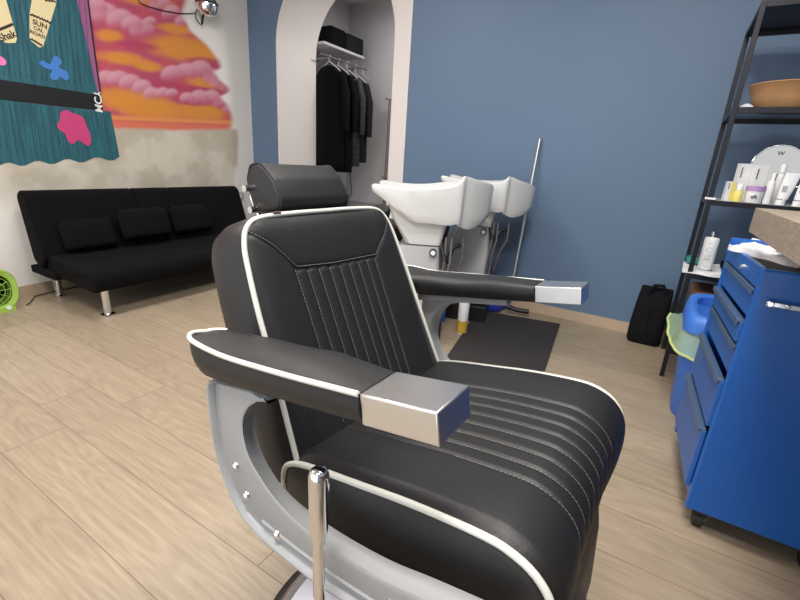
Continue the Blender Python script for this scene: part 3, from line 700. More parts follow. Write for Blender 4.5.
# --- seat
sprof = [(-.385, -.30), (-.375, -.235), (-.35, -.212), (-.30, -.203), (-.2, -.2), (-.1, -.198), (0, -.203), (.04, -.213), (.068, -.232), (.085, -.262), (.087, -.30), (.078, -.35), (.058, -.41), (.037, -.47), (.022, -.52), (.0, -.53), (-.03, -.50), (-.05, -.40), (-.1, -.355), (-.25, -.34), (-.36, -.335)]
SP = interp(sprof, 150)
SN = []
for i in range(len(SP)):
    t = SP[min(i+1, len(SP)-1)]-SP[max(i-1, 0)]; t /= np.linalg.norm(t); SN.append(np.array([-t[1], t[0]]))
SL = [-.128+i*.0362 for i in range(8)]
HWS = .252
def groove(v, lines, wd=.006):
    d = min(abs(v-l) for l in lines); return math.exp(-(d/wd)**2)
vs = sorted(set([round(-HWS+i*(2*HWS)/60, 5) for i in range(61)]+[round(l+k, 5) for l in SL for k in (-.009, -.006, -.003, 0, .003, .006, .009)]))
def seatpt(i, v):
    p, nn = SP[i], SN[i]; u, w_ = p
    a = abs(v)/HWS
    ed = .007*sst(.3, .9, a)-.012*sst(.93, 1.0, a)     # raised border, rounded into the piping
    top = 1.0 if i < 118 else 0.0
    g = 0
    if top and u > -.33: g = .003*groove(v, SL, .004)
    puff = 0
    o = (ed*top-g)
    return (u+nn[0]*o, v, w_+nn[1]*o)
sm = MB(); nv = len(vs)
sm.v = [seatpt(i, v) for i in range(150) for v in vs]
sm.f = [(i*nv+j, (i+1)*nv+j, (i+1)*nv+j+1, i*nv+j+1) for i in range(149) for j in range(nv-1)]
base = np.array([-.15, -.28])
for sg in (-1, 1):      # bulged side panels
    j = 0 if sg < 0 else nv-1
    R = []
    for k, ov in ((1, 0), (.985, .004), (.93, .008), (.6, .010), (.2, .010)):
        R.append([(base[0]+(sm.v[i*nv+j][0]-base[0])*k, sg*(HWS+ov), base[1]+(sm.v[i*nv+j][2]-base[1])*k) for i in range(0, 150, 2)])
    sm.rings(R)
seat_o = cb_(sm, 'seat', 'leather')
for sg in (-1, 1):
    P = [(seatpt(i, sg*HWS)[0]+SN[i][0]*.003, sg*(HWS+.003), seatpt(i, sg*HWS)[2]+SN[i][1]*.003) for i in range(3, 118, 2)]
    cb_(MB().tube(P, .0052, 8), 'white_piping', 'piping', seat_o)
def stitch_run(mb, P, step=.0068, ln=.0046, r=.00058):
    """dashes along a polyline in chair space"""
    P = [np.array(p) for p in P]; acc = 0; d0 = 0
    L_ = [0]
    for a, b in zip(P[:-1], P[1:]): L_.append(L_[-1]+np.linalg.norm(b-a))
    L_ = np.array(L_); A = np.array(P)
    at = lambda s: tuple(np.array([np.interp(s, L_, A[:, k]) for k in range(3)]))
    s = 0
    while s < L_[-1]-ln:
        mb.tube([at(s), at(s+ln)], r, 4, caps=False); s += step
for l in SL:
    st = MB(); stitch_run(st, [(seatpt(i, l)[0]+SN[i][0]*.0008, l, seatpt(i, l)[2]+SN[i][1]*.0008) for i in range(26, 106) if SP[i][0] > (-.112 if l < -.12 else -.20) or i > 90])
    cb_(st, 'stitch_line', 'stitch', seat_o)
# --- backrest
OUT = [(.246, -.25), (.243, -.205), (.236, -.112), (.230, -.024), (.226, .044), (.219, .112), (.212, .152), (.196, .182), (.163, .196), (.08, .1995), (0, .1995)]
OUTL = OUT+[(-a, b) for a, b in OUT[:-1][::-1]]       # right bottom -> over the top -> left bottom
OC = [tuple(p) for p in interp(OUTL, 120)]
def ub(w_): return -.38-(w_+.1)*.268
nb = np.array([1, 0, .268]); nb /= np.linalg.norm(nb)
BT = [(-.127+.0297*i, .0905-.0008*i) for i in range(9)]
seam_pts = [(-.213, .182), (-.161, .139), (-.124, .096), (-.027, .089), (.114, .087), (.163, .126), (.211, .172)]
def seamw(v): return np.interp(v, [p[0] for p in seam_pts], [p[1] for p in seam_pts])
def backpt(v, w_):
    hw = np.interp(w_, [-.25, -.205, -.112, -.024, .044, .115, .160, .189, .1985, .2025], [.246, .243, .236, .230, .226, .220, .212, .196, .175, .0])
    a = min(1, abs(v)/max(hw, .05)); b = 0
    up = (.1995-w_)
    edge = min(hw-abs(v), up*1.2)
    bulge = .012*(1-math.exp(-max(edge, 0)/.022))
    if w_ > seamw(v): bulge += .004*(1-math.exp(-max(w_-seamw(v), 0)/.01))*(1-math.exp(-max(edge, 0)/.02))
    elif abs(v) < .15 and w_ < seamw(v)-.001: bulge -= .0035*groove(v, [p[0] for p in BT], .005)
    bulge -= .003*math.exp(-((w_-seamw(v))/.004)**2)*(1 if abs(v) < .2 else 0)
    bulge += .010*sst(.10, .2, abs(v))*(1-sst(.205, .225, abs(v)))*sst(-.3, 0, -w_+.1)*.6
    return (ub(w_)+nb[0]*bulge, v, w_+nb[2]*bulge)
bm_ = MB(); ws = np.linspace(-.25, .1995, 150); xs_ = sorted(set(list(np.round(np.linspace(-1, 1, 121), 4))))
V = []
for w_ in ws:
    hw = float(np.interp(w_, [p[1] for p in OUT[:-1]]+[.2005], [p[0] for p in OUT[:-1]]+[.08]))
    for x in xs_:
        # keep channel lines aligned by using true v in the middle
        V.append(backpt(x*hw, w_))
n_ = len(xs_); bm_.v = V; bm_.f = [(i*n_+j, (i+1)*n_+j, (i+1)*n_+j+1, i*n_+j+1) for i in range(149) for j in range(n_-1)]
def outring(off, d):
    c0 = np.array([0, -.03]); R = []
    for i, p in enumerate(OC):
        a = np.array(OC[(i+1) % len(OC)]) if i < len(OC)-1 else np.array(OC[i]); b = np.array(OC[i-1]) if i else np.array(OC[0])
        t = a-b; t /= np.linalg.norm(t); nn = np.array([t[1], -t[0]])
        q = np.array(p)+nn*off*(1 if nn@(np.array(p)-c0) > 0 else -1)
        R.append((ub(q[1])-nb[0]*d, q[0], q[1]-nb[2]*d))
    return R
bm_.rings([outring(0, 0), outring(.004, .006), outring(.010, .03), outring(.013, .065), outring(.008, .095), outring(-.006, .115), outring(-.03, .125), outring(-.07, .129), outring(-.16, .132)], cap=True)
back_o = cb_(bm_, 'backrest', 'leather')
cb_(MB().tube([(p[0]+.003, p[1], p[2]) for p in outring(.002, -.001)], .0048, 8), 'white_piping', 'piping', back_o)
st = MB()
for dv in (.004, ):
    stitch_run(st, [(lambda q: (q[0]+.0012, q[1], q[2]))(backpt(v, float(seamw(v))+dv)) for v in np.linspace(-.207, .205, 60)])
cb_(st, 'yoke_stitching', 'stitch', back_o)
for (v, w0) in BT:
    st = MB(); stitch_run(st, [(lambda q: (q[0]+.0012, q[1], q[2]))(backpt(v, w_)) for w_ in np.linspace(float(seamw(v))-.004, -.20, 50)])
    cb_(st, 'stitch_line', 'stitch', back_o)
# worn mark on the top piping
cb_(MB().tube([(-.4555, v, .2025+.001*math.sin(v*90)) for v in (-.135, -.13, -.124, -.118)], .0042, 8), 'worn_patch', 'brownink', back_o)
# --- headrest
hp = roundpoly([(-.478, .207), (-.468, .228), (-.487, .272), (-.517, .303), (-.548, .303), (-.565, .275), (-.553, .215), (-.535, .207)], .009, 3)
hc = np.mean(np.array(hp), 0); R = []
for k in range(6): a = math.pi/2*k/5; R.append((-.104+.012*(1-math.sin(a))*0+.010*(1-math.cos(a))*-1+.010, .80+.20*math.sin(a)))
ends = [(-.101, .86), (-.099, .94), (-.095, .985), (-.089, 1.0)]
R = [[(hc[0]+(x-hc[0])*s, v, hc[1]+(z-hc[1])*s) for x, z in hp] for v, s in ends+[(-.03, 1.0), (.03, 1.0)]+[(-v, s) for v, s in ends[::-1]]]
head_o = cb_(MB().rings(R), 'headrest', 'leather')
for sg in (-1, 1):
    cb_(MB().tube([(x, sg*.097, z) for x, z in hp], .0022, 6, close=True), 'seam', 'rubber', head_o)
br = MB().tube([(-.565, -.085, .262), (-.575, -.085, .24), (-.56, -.085, .205), (-.55, -.06, .15)], .006, 8)
cb_(br, 'headrest_bracket', 'chrome', head_o)
cb_(MB().tube([(-.56, -.112, .258), (-.56, -.095, .258)], .007, 12).tube([(-.552, -.112, .215), (-.552, -.095, .215)], .007, 12), 'bracket_screw', 'chrome', head_o)
cb_(MB().tube([(-.55, 0, .24), (-.54, 0, .10)], .012, 10), 'headrest_post', 'chrome', head_o)
# --- arms (near: sg=-1, far: sg=+1)
for sg in (-1, 1):
    arm = thing_p = None
    # pad: sections along u: (u, v_in, v_out, w_top, w_bot)
    # (u, v_in, v_out, w outer edge, w crown, w inner edge, w_bot)
    secs = [(-.446, -.300, -.322, .032, .034, .032, .004), (-.443, -.288, -.333, .034, .035, .032, -.008), (-.436, -.276, -.342, .033, .035, .030, -.017), (-.422, -.265, -.348, .030, .034, .027, -.024), (-.400, -.258, -.350, .024, .032, .023, -.029), (-.37, -.255, -.350, .018, .029, .018, -.031), (-.33, -.252, -.350, .013, .027, .014, -.032), (-.27, -.252, -.349, .009, .022, .011, -.033), (-.2, -.256, -.347, .005, .014, .008, -.035), (-.14, -.263, -.344, .002, .007, .003, -.037), (-.100, -.268, -.342, .000, .001, .0, -.038)]
    secs = [(q[0]+(.003 if q[0] < -.41 else 0), q[1], q[2], q[3]-(.002 if q[0] < -.41 else 0))+tuple(w_-(.008 if q[0] < -.35 else .006 if q[0] < -.25 else 0) for w_ in q[4:6])+(q[6],) for q in secs]
    if sg > 0: secs = [(q[0]-.05*min(1, max(0, (-.25-q[0])/.1)),)+q[1:] for q in secs]
    R = []
    for (u, vi, vo, wo, wc, wi, wb) in secs:
        vm = (vi+vo)/2; wd = vi-vo; hh = wo-wb
        ctl = [(vo, wo), (vo+wd*.25, wo+(wc-wo)*.8), (vm, wc), (vi-wd*.2, wi+(wc-wi)*.75), (vi, wi-.003), (vi+.003, (wi+wb)/2), (vi-wd*.04, wb+hh*.1), (vi-wd*.14, wb), (vo+wd*.14, wb), (vo+wd*.03, wb+hh*.12), (vo-.003, (wo+wb)/2)]
        q = interp(ctl+[ctl[0]], 45)[:-1]
        R.append([(u, -sg*p[0] if sg > 0 else p[0], p[1]) for p in q])
    pad = cb_(MB().rings(R), 'armrest_pad', 'leather')
    # piping along the outer top edge, curling round the back end
    pp = [(q[0], sg*(-q[2]+.0005), q[3]-(.002 if sg > 0 else -.0005)) for q in secs[::-1]]
    if sg < 0: pp += [(-.4445, sg*.310, .0275), (-.4435, sg*.300, .0265), (-.440, sg*.289, .0245), (-.433, sg*.279, .0215)]
    pp = [tuple(p) for p in interp(pp, 70)]
    cb_(MB().tube(pp, .0037, 8), 'white_piping', 'piping', pad)
    # polished end block
    blk = MB().rings([[(u, sg*v, w_) for v, w_ in ((.2695, 0.0), (.3415, 0.0), (.3415, -.038), (.2695, -.038))] for u in (-.1, .0)])
    cb_(blk, 'armrest_end_block', 'polished', bevel=.0022, seg=3)
    # cast frame : curved strip between outer edge and opening
    EU = .05 if sg < 0 else .0
    O_ = [(-.30, -.036), (-.36, -.037), (-.414, -.040), (-.427, -.075), (-.431, -.114), (-.433, -.16), (-.426, -.205), (-.41, -.245), (-.385, -.275), (-.345, -.294), (-.30, -.305), (-.23, -.317), (-.16, -.320), (-.08, -.320), (-.03, -.318), (EU, -.315)]
    I_ = [(-.275, -.050), (-.288, -.051), (-.302, -.055), (-.322, -.067), (-.338, -.085), (-.346, -.106), (-.347, -.13), (-.341, -.155), (-.322, -.18), (-.298, -.203), (-.265, -.222), (-.21, -.240), (-.14, -.248), (-.085, -.250), (-.03, -.246), (EU, -.240)]
    J_ = [(-.265, -.050), (-.29, -.052), (-.325, -.060), (-.355, -.078), (-.374, -.102), (-.382, -.13), (-.378, -.165), (-.36, -.20), (-.325, -.232), (-.27, -.252), (-.20, -.264), (-.12, -.268), (-.05, -.262), (EU, -.256)]
    if sg > 0:
        J_ = [(-.28, -.052), (-.30, -.055), (-.345, -.068), (-.38, -.10), (-.397, -.14), (-.400, -.175), (-.382, -.222), (-.34, -.258), (-.27, -.28), (-.2, -.288), (-.12, -.29), (-.05, -.285), (EU, -.28)]
        I_ = [(u+.006, w_+.003) for u, w_ in J_]
    N_ = 70; JJ = interp(J_, N_); OO = [q+np.array([.005, 0]) for q in interp(O_, N_)]; II = interp(I_, N_)
    R = []
    for o, i_, j_ in zip(OO, II, JJ):
        d = i_-o; L_ = np.linalg.norm(d); d = d/L_
        pts = [(o, .302), (o, .340), (o+d*.005, .342), (o+d*.008, .341), (o+d*.011, .331), (o+d*.019, .330), (o+d*.027, .335), (i_-d*.010, .3355), (i_-d*.004, .3365), (i_, .335), (i_*.5+j_*.5, .312), (j_, .292), (j_-d*.006, .289)]
        R.append([(p[0], sg*v, p[1]) for p, v in pts])
    fr = cb_(MB().rings(R), 'side_frame', 'alu')
    cb_(MB().rings([[(u, sg*v, w_) for v, w_ in ((.281, -.0365), (.312, -.0365), (.312, -.053 if sg > 0 else -.045), (.281, -.053 if sg > 0 else -.045))] for u in ((-.42, -.17) if sg > 0 else (-.40, -.31))]), 'armrest_bar', 'alu', fr, bevel=.002)
    for (bu, bw) in () if sg > 0 else ((-.381, -.180), (-.366, -.228), (-.302, -.272), (-.09, -.283)):
        cb_(MB().tube([(bu, sg*.330, bw), (bu, sg*.3375, bw), (bu, sg*.341, bw)], [.0075, .0075, .0035], 12), 'bolt', 'chrome', fr)
    rb = interp([(-.335, -.262), (-.25, -.28), (-.15, -.292), (-.03, -.296), (.05, -.294)], 20)
    cb_(MB().tube([(p[0], sg*.334, p[1]) for p in rb], .0035, 6), 'rib', 'alu', fr)
# under frame, column, base
cb_(MB().box((-.33, -.30, -.36), (.04, .30, -.335)), 'under_frame', 'rubber', smooth=False, bevel=.005)
CB2 = (-.30, .69)
MB().lathe([(.09, .02), (.085, .06), (.055, .09), (.05, .30), (.05, .58)], (CB2[0], CB2[1], 0), 32).build('column', 'chrome', chair)
MB().lathe([(.345, 0), (.350, .008), (.350, .020), (.335, .028), (.325, .029)], (BC[0], BC[1], 0), 72).build('base_rubber_ring', 'rubber', chair)
MB().lathe([(.334, .005), (.328, .030), (.318, .036), (.308, .032)], (BC[0], BC[1], 0), 72).build('base_chrome_ring', 'chrome', chair)
MB().lathe([(.310, .004), (.308, .031), (.25, .038), (.12, .050), (.10, .06)], (BC[0], BC[1], 0), 72).build('base_plate', 'baseplate', chair)
MB().tube([(-.47, .45, .05), (-.40, .52, .12), (-.33, .62, .20), (-.30, .66, .25)], .012, 8).build('foot_pedal', 'rubber', chair)
lt = np.array(CW((-.146, -.372, -.089)))
lv = MB().tube([tuple(lt+np.array([0, 0, dz])) for dz in (0, -.003, -.010, -.085, -.10, -.108)], [.0075, .0105, .0125, .0115, .0105, .0085], 20)
lo = lv.build('lever_handle', 'chrome', chair)
MB().tube([tuple(lt+np.array([0, 0, -.10])), tuple(lt+np.array([.002, 0, -.34])), tuple(lt+np.array([.01, .06, -.42])), (-.30, .64, .40)], .0075, 14).build('lever_rod', 'chrome', lo)
# calf pad and footrest
cp_ = MB()
for k in range(14):
    v0 = -.20+k*.0325
    cp_.rings([[(u, v, w_) for u, w_ in roundpoly([(-.005, -.36), (.040, -.36), (.046, -.55), (.030, -.72), (-.02, -.72)], .01, 3)] for v in (v0+.001, v0+.005, v0+.027, v0+.0315)])
cb_(cp_, 'calf_pad', 'brownleather')
cb_(MB().box((.0, -.2, -.78), (.16, .25, -.76)), 'footrest', 'chrome', smooth=False, bevel=.004)
cb_(MB().tube([(-.01, -.1, -.34), (.0, -.1, -.77)], .012, 8).tube([(-.01, .12, -.34), (.0, .12, -.77)], .012, 8), 'footrest_arm', 'rubber')

# ------------------------------------------------------------------ blue tool cart
CA = math.radians(3.2); CO = np.array([.285, 1.62])
def KX(p):      # p: a along the near face (to the right), b depth along the drawer side, z
    a, b, z = p; return (CO[0]+a*math.cos(CA)*1-b*math.sin(CA), CO[1]+a*math.sin(CA)*0+b*math.cos(CA), z)
cart = thing('tool_cart', (CO[0]+.35, CO[1]+.28, 0), 'blue metal tool cart with half open drawers under the wooden counter', 'tool cart')
CWD, CDP, CT = .66, .56, .945
def ck(mb, name, m, parent=cart, **k): return mb.build(name, m, parent, xf=KX, **k)
ck(MB().box((0, 0, .085), (CWD, .025, CT+.018)).box((0, CDP-.025, .085), (CWD, CDP, CT)).box((.05, .02, .085), (CWD, CDP-.02, .11)).box((CWD-.02, .02, .085), (CWD, CDP-.02, CT)).box((.10, .02, .11), (.12, CDP-.02, CT-.03)).box((.012, .02, .088), (.10, CDP-.02, .145)), 'body', 'cart', smooth=False, bevel=.006)
ck(MB().box((0, .026, CT-.012), (.018, CDP, CT+.018)).box((0, CDP-.012, CT-.012), (CWD, CDP, CT+.045)).box((0.02, .0255, CT-.03), (CWD, CDP-.012, CT)), 'top_tray', 'cart', smooth=False, bevel=.004)
ck(MB().box((.022, .027, CT), (CWD-.02, CDP-.015, CT+.014)), 'top_mat', 'ribbed', smooth=False)
lk = ck(MB().box((.0, .026, .902), (.03, CDP-.026, CT-.012)), 'lid_panel', 'cart', smooth=False, bevel=.003)
ck(MB().tube([(.002, .25, .925), (-.008, .25, .925)], .009, 14), 'lock', 'chrome', lk)
def drawer(z0, z1, out, full=True):
    x0 = -out
    d = ck(MB().box((x0, .032, z0+.004), (x0+.014, CDP-.032, z1-.012)), 'drawer', 'cartin', smooth=False, bevel=.002)
    ck(MB().box((x0-.010, .034, z1-.014), (x0+.012, CDP-.034, z1-.004)).box((x0-.010, .034, z1-.024), (x0-.006, CDP-.034, z1-.012)), 'grip', 'lip', d, smooth=False, bevel=.002)
    ck(MB().box((x0+.012, .045, z0+.01), (.30, CDP-.045, z0+.014)).box((x0+.012, .045, z0+.014), (.30, .049, z1-.03)).box((x0+.012, CDP-.049, z0+.014), (.30, CDP-.045, z1-.03)), 'tray', 'cart', d, smooth=False)
for a in ((.80, .90, -.006), (.715, .796, .006), (.60, .71, -.006), (.40, .585, .008), (.15, .395, .014)): drawer(*a)
hd = MB().tube([KX((.30, -.002, .80)), KX((.30, -.03, .80)), KX((.31, -.035, .80)), KX((.56, -.035, .80)), KX((.57, -.03, .80)), KX((.57, -.002, .80))], .011, 12)
hd = MB().box((.025, -.030, .861), (.60, -.024, .877)).tube([(.035, .0, .869), (.035, -.033, .869)], .010, 14).tube([(.075, .0, .869), (.075, -.033, .869)], .007, 14)
ck(hd, 'side_handle', 'chrome', smooth=True, bevel=.003)
for a, b in ((.055, .05), (.055, CDP-.05), (CWD-.3, .05), (CWD-.06, CDP-.05)):
    w_ = KX((a, b, .032)); 
    co = MB().tube([(w_[0]-.014, w_[1], .032), (w_[0]+.014, w_[1], .032)], .031, 20).build('caster', 'rubber', cart)
    MB().box((w_[0]-.022, w_[1]-.02, .045), (w_[0]+.022, w_[1]+.02, .086)).build('caster_fork', 'chrome' if a > .2 else 'rubber', co, smooth=False, bevel=.004)
# towel on the cart
def drape(name, pts, z, m, label, cat, amp=.008, th=.004, seed=0):
    rs = random.Random(seed); ph = [rs.uniform(0, 6) for _ in range(6)]
    P = np.array(pts, float)
    def fn(top):
        def g(i, j):
            q = (P[0]*(1-i)+P[1]*i)*(1-j)+(P[3]*(1-i)+P[2]*i)*j
            h = amp*(1+.5*math.sin(9*i+ph[0])+.5*math.sin(13*j+5*i+ph[1])+.4*math.sin(23*i-8*j+ph[2]))
            w = .012*math.sin(17*(i+j)+ph[3])
            return (q[0]+w*(1-abs(2*i-1)), q[1]+w, z+(th+h if top else .0005+.0*h))
        return g
    mb = MB(); mb.grid(fn(1), 24, 20); mb.grid(fn(0), 24, 20)
    # side walls
    n1, n2 = 24, 20
    def idx(i, j, k): return k*n1*n2+i*n2+j
    F = []
    for i in range(n1-1): F += [(idx(i, 0, 0), idx(i+1, 0, 0), idx(i+1, 0, 1), idx(i, 0, 1)), (idx(i, n2-1, 0), idx(i+1, n2-1, 0), idx(i+1, n2-1, 1), idx(i, n2-1, 1))]
    for j in range(n2-1): F += [(idx(0, j, 0), idx(0, j+1, 0), idx(0, j+1, 1), idx(0, j, 1)), (idx(n1-1, j, 0), idx(n1-1, j+1, 0), idx(n1-1, j+1, 1), idx(n1-1, j, 1))]
    mb.f += F
    return tag(mb.build(name, m), label, cat)
zt = CT+.0145
drape('folded_towel', [tuple(atz(*p, zt+.01)[:2]) for p in ((728, 247), (758, 241), (808, 259), (800, 266))], zt, 'cloth', 'crumpled white towel lying on the ribbed top of the blue cart', 'towel', .010, .006, 3)

# counter
ctr_ = thing('wooden_counter', (.7, .75, 0), 'thick grey oak counter slab projecting from the right wall above the cart', 'counter')
MB().box((.255, -.35, 1.047), (XR-.001, 1.845, 1.126)).build('counter_slab', 'countertop', ctr_, smooth=False, bevel=.002)
MB().box((1.09, -.3, 0), (1.13, 1.80, 1.047)).build('support_panel', 'countertop', ctr_, smooth=False)

# ------------------------------------------------------------------ shelf rack
SX0, SX1, SY0, SY1 = .193, 1.02, 3.0, 3.56
rack = thing('shelf_rack', ((SX0+SX1)/2, 3.25, 0), 'tall black metal shelving rack beside the blue wall holding hair products', 'shelf')
PW = .024
for x in (SX0, SX1-PW):
    for y in (SY0, SY1-PW):
        MB().box((x, y, 0.004), (x+PW, y+PW, 2.058)).build('post', 'shelfm', rack, smooth=False, bevel=.002)
LV = [2.058, 1.577, 1.099, .675, .19]
for k, z in enumerate(LV):
    t = .028
    b = MB().box((SX0+PW, SY0+.002, z-t), (SX1-PW, SY0+PW, z)).box((SX0+PW, SY1-PW, z-t), (SX1-PW, SY1-.002, z)).box((SX0+.002, SY0+PW, z-t), (SX0+PW, SY1-PW, z)).box((SX1-PW, SY0+PW, z-t), (SX1-.002, SY1-PW, z))
    so_ = b.build('shelf_frame', 'shelfm', rack, smooth=False)
    MB().box((SX0+PW*.6, SY0+PW*.6, z-.006), (SX1-PW*.6, SY1-PW*.6, z+.001)).build('shelf_panel', 'shelfm' if k in (0, 3, 4) else ('smoked' if k == 1 else 'bodygrey'), so_, smooth=False)
for x in (SX0, SX1-PW):
    for y in (SY0, SY1-PW): MB().lathe([(.014, 0), (.014, .005)], (x+PW/2, y+PW/2, 0), 12).build('foot', 'rubber', rack)
# items on the rack
z1 = 1.578
bw = MB().lathe([(.125, .0), (.132, .003), (.158, .065), (.180, .125), (.186, .129), (.183, .134), (.172, .125), (.148, .065), (.12, .015), (.0, .012)], (.44, 3.24, z1), 48)
tag(bw.build('wooden_bowl', 'bowl'), 'round wooden bowl on the second shelf of the black rack', 'bowl')
cl = MB().lathe([(.0, 0), (.03, .002), (.022, .02), (.008, .03), (0, .032)], (.262, 3.13, z1), 12, 1.3, .8)
tag(cl.build('crumpled_tissue', 'cloth'), 'small crumpled white tissue beside the wooden bowl', 'tissue')
z2 = 1.1005
def rbox(px, py, w, h, d, y, rz, z=z2):
    p = atY(px, py, y); x = p[0]; return x
def carton(px, y, w, d, h, rz, front, side, label, extra=None, grp='product cartons on the rack'):
    x = atY(px, 205, y)[0]
    t = thing('product_carton', (x, y, z2), label, 'carton', grp)
    ca_, sa_ = math.cos(rz), math.sin(rz)
    R_ = lambda p: (x+p[0]*ca_-p[1]*sa_, y+p[0]*sa_+p[1]*ca_, z2+p[2])
    MB().box((-w/2, -d/2, 0), (w/2, d/2, h), R=R_).build('box_body', front, t, smooth=False, bevel=.001)
    MB().box((w/2-.0005, -d/2+.001, .001), (w/2+.001, d/2-.001, h-.001), R=R_).build('side_print', side, t, smooth=False)
    if extra:
        for (a0, b0, a1, b1, mm, nm) in extra: MB().box((-w/2+a0*w, -d/2-.001, b0*h), (-w/2+a1*w, -d/2+.0005, b1*h), R=R_).build(nm, mm, t, smooth=False)
    for k, s in enumerate(('IDI', )):
        pass
    MB().box((-w/2+.12*w, -d/2-.0015, h*.62), (-w/2+.2*w, -d/2, h*.9), R=R_).build('print', 'ink', t, smooth=False)
    return t
carton(725, 3.06, .042, .03, .105, .35, 'white', 'olive', 'small white and pale yellow carton at the left front of the product shelf', [(.45, .05, .98, .98, 'yellow', 'yellow_print')])
carton(734, 3.22, .06, .045, .205, .35, 'white', 'olive', 'tall white carton with grey side, behind the small yellow one')
carton(750, 3.19, .06, .045, .20, .35, 'white', 'yellow', 'tall white carton with yellow lower corner, left of the white bottles', [(.5, .02, .98, .3, 'yellow', 'yellow_print')])
def bottle_t(px, y, r, h, m, label, cap='white', ch=.03, name='product_bottle', sq=1, capr=.6, lab=None):
    x = atY(px, 205, y)[0]
    t = thing(name, (x, y, z2), label, 'bottle')
    MB().lathe([(r*.92, 0), (r, .004), (r, h*.86), (r*.8, h*.96), (r*.5, h)], (x, y, z2), 24).build('bottle_body', m, t)
    MB().lathe([(r*capr, h), (r*capr, h+ch*.9), (r*capr*.8, h+ch)], (x, y, z2), 20).build('cap', cap, t)
    if lab: MB().lathe([(r*1.02, h*.2), (r*1.02, h*.6)], (x, y, z2), 24).build('label', lab, t)
    return t
bottle_t(735, 3.06, .021, .062, 'yellow', 'small yellow bottle with white cap in front of the tall cartons', capr=.75, ch=.035)
# lilac and white pot box
x = atY(751, 205, 3.07)[0]
jr = thing('cream_jar', (x, 3.07, z2), 'white and lilac cream tub with printed lettering on the product shelf', 'jar')
MB().lathe([(.034, 0), (.037, .004), (.041, .06), (.041, .062)], (x, 3.07, z2), 28).build('tub', 'white', jr)
MB().lathe([(.0435, .062), (.0435, .086), (.040, .088)], (x, 3.07, z2), 28).build('lid', 'lilac', jr)
text_obj('lettering', 'aft', 'ink', jr, (x-.004, 3.07-.0405, z2+.032), (1, 0, 0), (0, 0, 1), .026)
bottle_t(765, 3.07, .018, .125, 'white', 'slim white bottle with narrow cap beside the lilac tub', capr=.5, ch=.035)
bottle_t(772, 3.16, .018, .165, 'white', 'tall slim white bottle with wide cap behind the tubes', capr=.8, ch=.045)
def tube_t(px, y, w, h, label, lean=.0):
    x = atY(px, 205, y)[0]
    t = thing('cream_tube', (x, y, z2), label, 'tube', 'white tubes on the product shelf')
    R = []
    for z, a, b in ((.028, .70, .022), (.032, .78, .022), (.06, .85, .02), (h*.6, .95, .012), (h-.012, 1.0, .003), (h, 1.0, .002)):
        R.append([(x+w/2*a*math.cos(q)+lean*z, y+b*math.sin(q), z2+z) for q in [2*math.pi*i/28 for i in range(28)]])
    MB().rings(R).build('tube_body', 'white', t)
    MB().lathe([(w*.33, 0), (w*.34, .004), (w*.34, .028)], (x, y, z2), 24).build('cap', 'white', t)
    MB().lathe([(w*.345, .0275), (w*.345, .031)], (x, y, z2), 24).build('cap_band', 'ink', t)
    MB().box((x-.012, y-.0225, z2+.07), (x+.008, y-.0195, z2+.10)).build('print', 'bodygrey', t, smooth=False)
tube_t(779, 3.075, .064, .165, 'white squeeze tube standing on its cap, left one of the pair', .12)
tube_t(797, 3.065, .064, .165, 'white squeeze tube standing on its cap, right one at the picture edge', .12)
mr = thing('tabletop_mirror', (.47, 3.3, z2), 'round chrome tabletop mirror behind the bottles on the rack', 'mirror')
mc = np.array([.505, 3.37, 1.30]); mrr = .12
ax = np.array([-.1, -1, .12]); ax /= np.linalg.norm(ax); xa = np.cross(ax, [0, 0, 1]); xa /= np.linalg.norm(xa); ya = np.cross(xa, ax)
circ = lambda r, o: [tuple(mc+ax*o+xa*r*math.cos(a)+ya*r*math.sin(a)) for a in [2*math.pi*i/48 for i in range(48)]]
MB().rings([circ(mrr, -.006), circ(mrr, .004)]).build('mirror_disc', 'mirror', mr)
MB().tube(circ(mrr+.003, 0), .006, 8, close=True).build('rim', 'chrome', mr)
MB().tube([tuple(mc-xa*(mrr+.012)), tuple(mc-xa*(mrr+.018)-ya*.09), tuple(mc-ya*.165)], .004, 8).tube([tuple(mc+xa*(mrr+.012)), tuple(mc+xa*(mrr+.018)-ya*.09), tuple(mc-ya*.165)], .004, 8).build('yoke', 'chrome', mr)
MB().tube([tuple(mc-ya*.165), (mc[0], mc[1]+.03, z2+.01)], .006, 8).lathe([(.06, 0), (.058, .006), (.01, .012)], (mc[0], mc[1]+.03, z2), 32).build('stand', 'chrome', mr)
text_obj('mirror_mark', 'W', 'ink', mr, tuple(mc+ax*.0045+ya*.075+xa*.0), tuple(xa), tuple(ya), .03)
wc = MB().box((.18, 2.99, 1.101), (.232, 3.03, 1.113)); tag(wc.build('folded_paper', 'white', smooth=False, bevel=.004), 'small white folded paper on the left corner of the product shelf', 'paper')
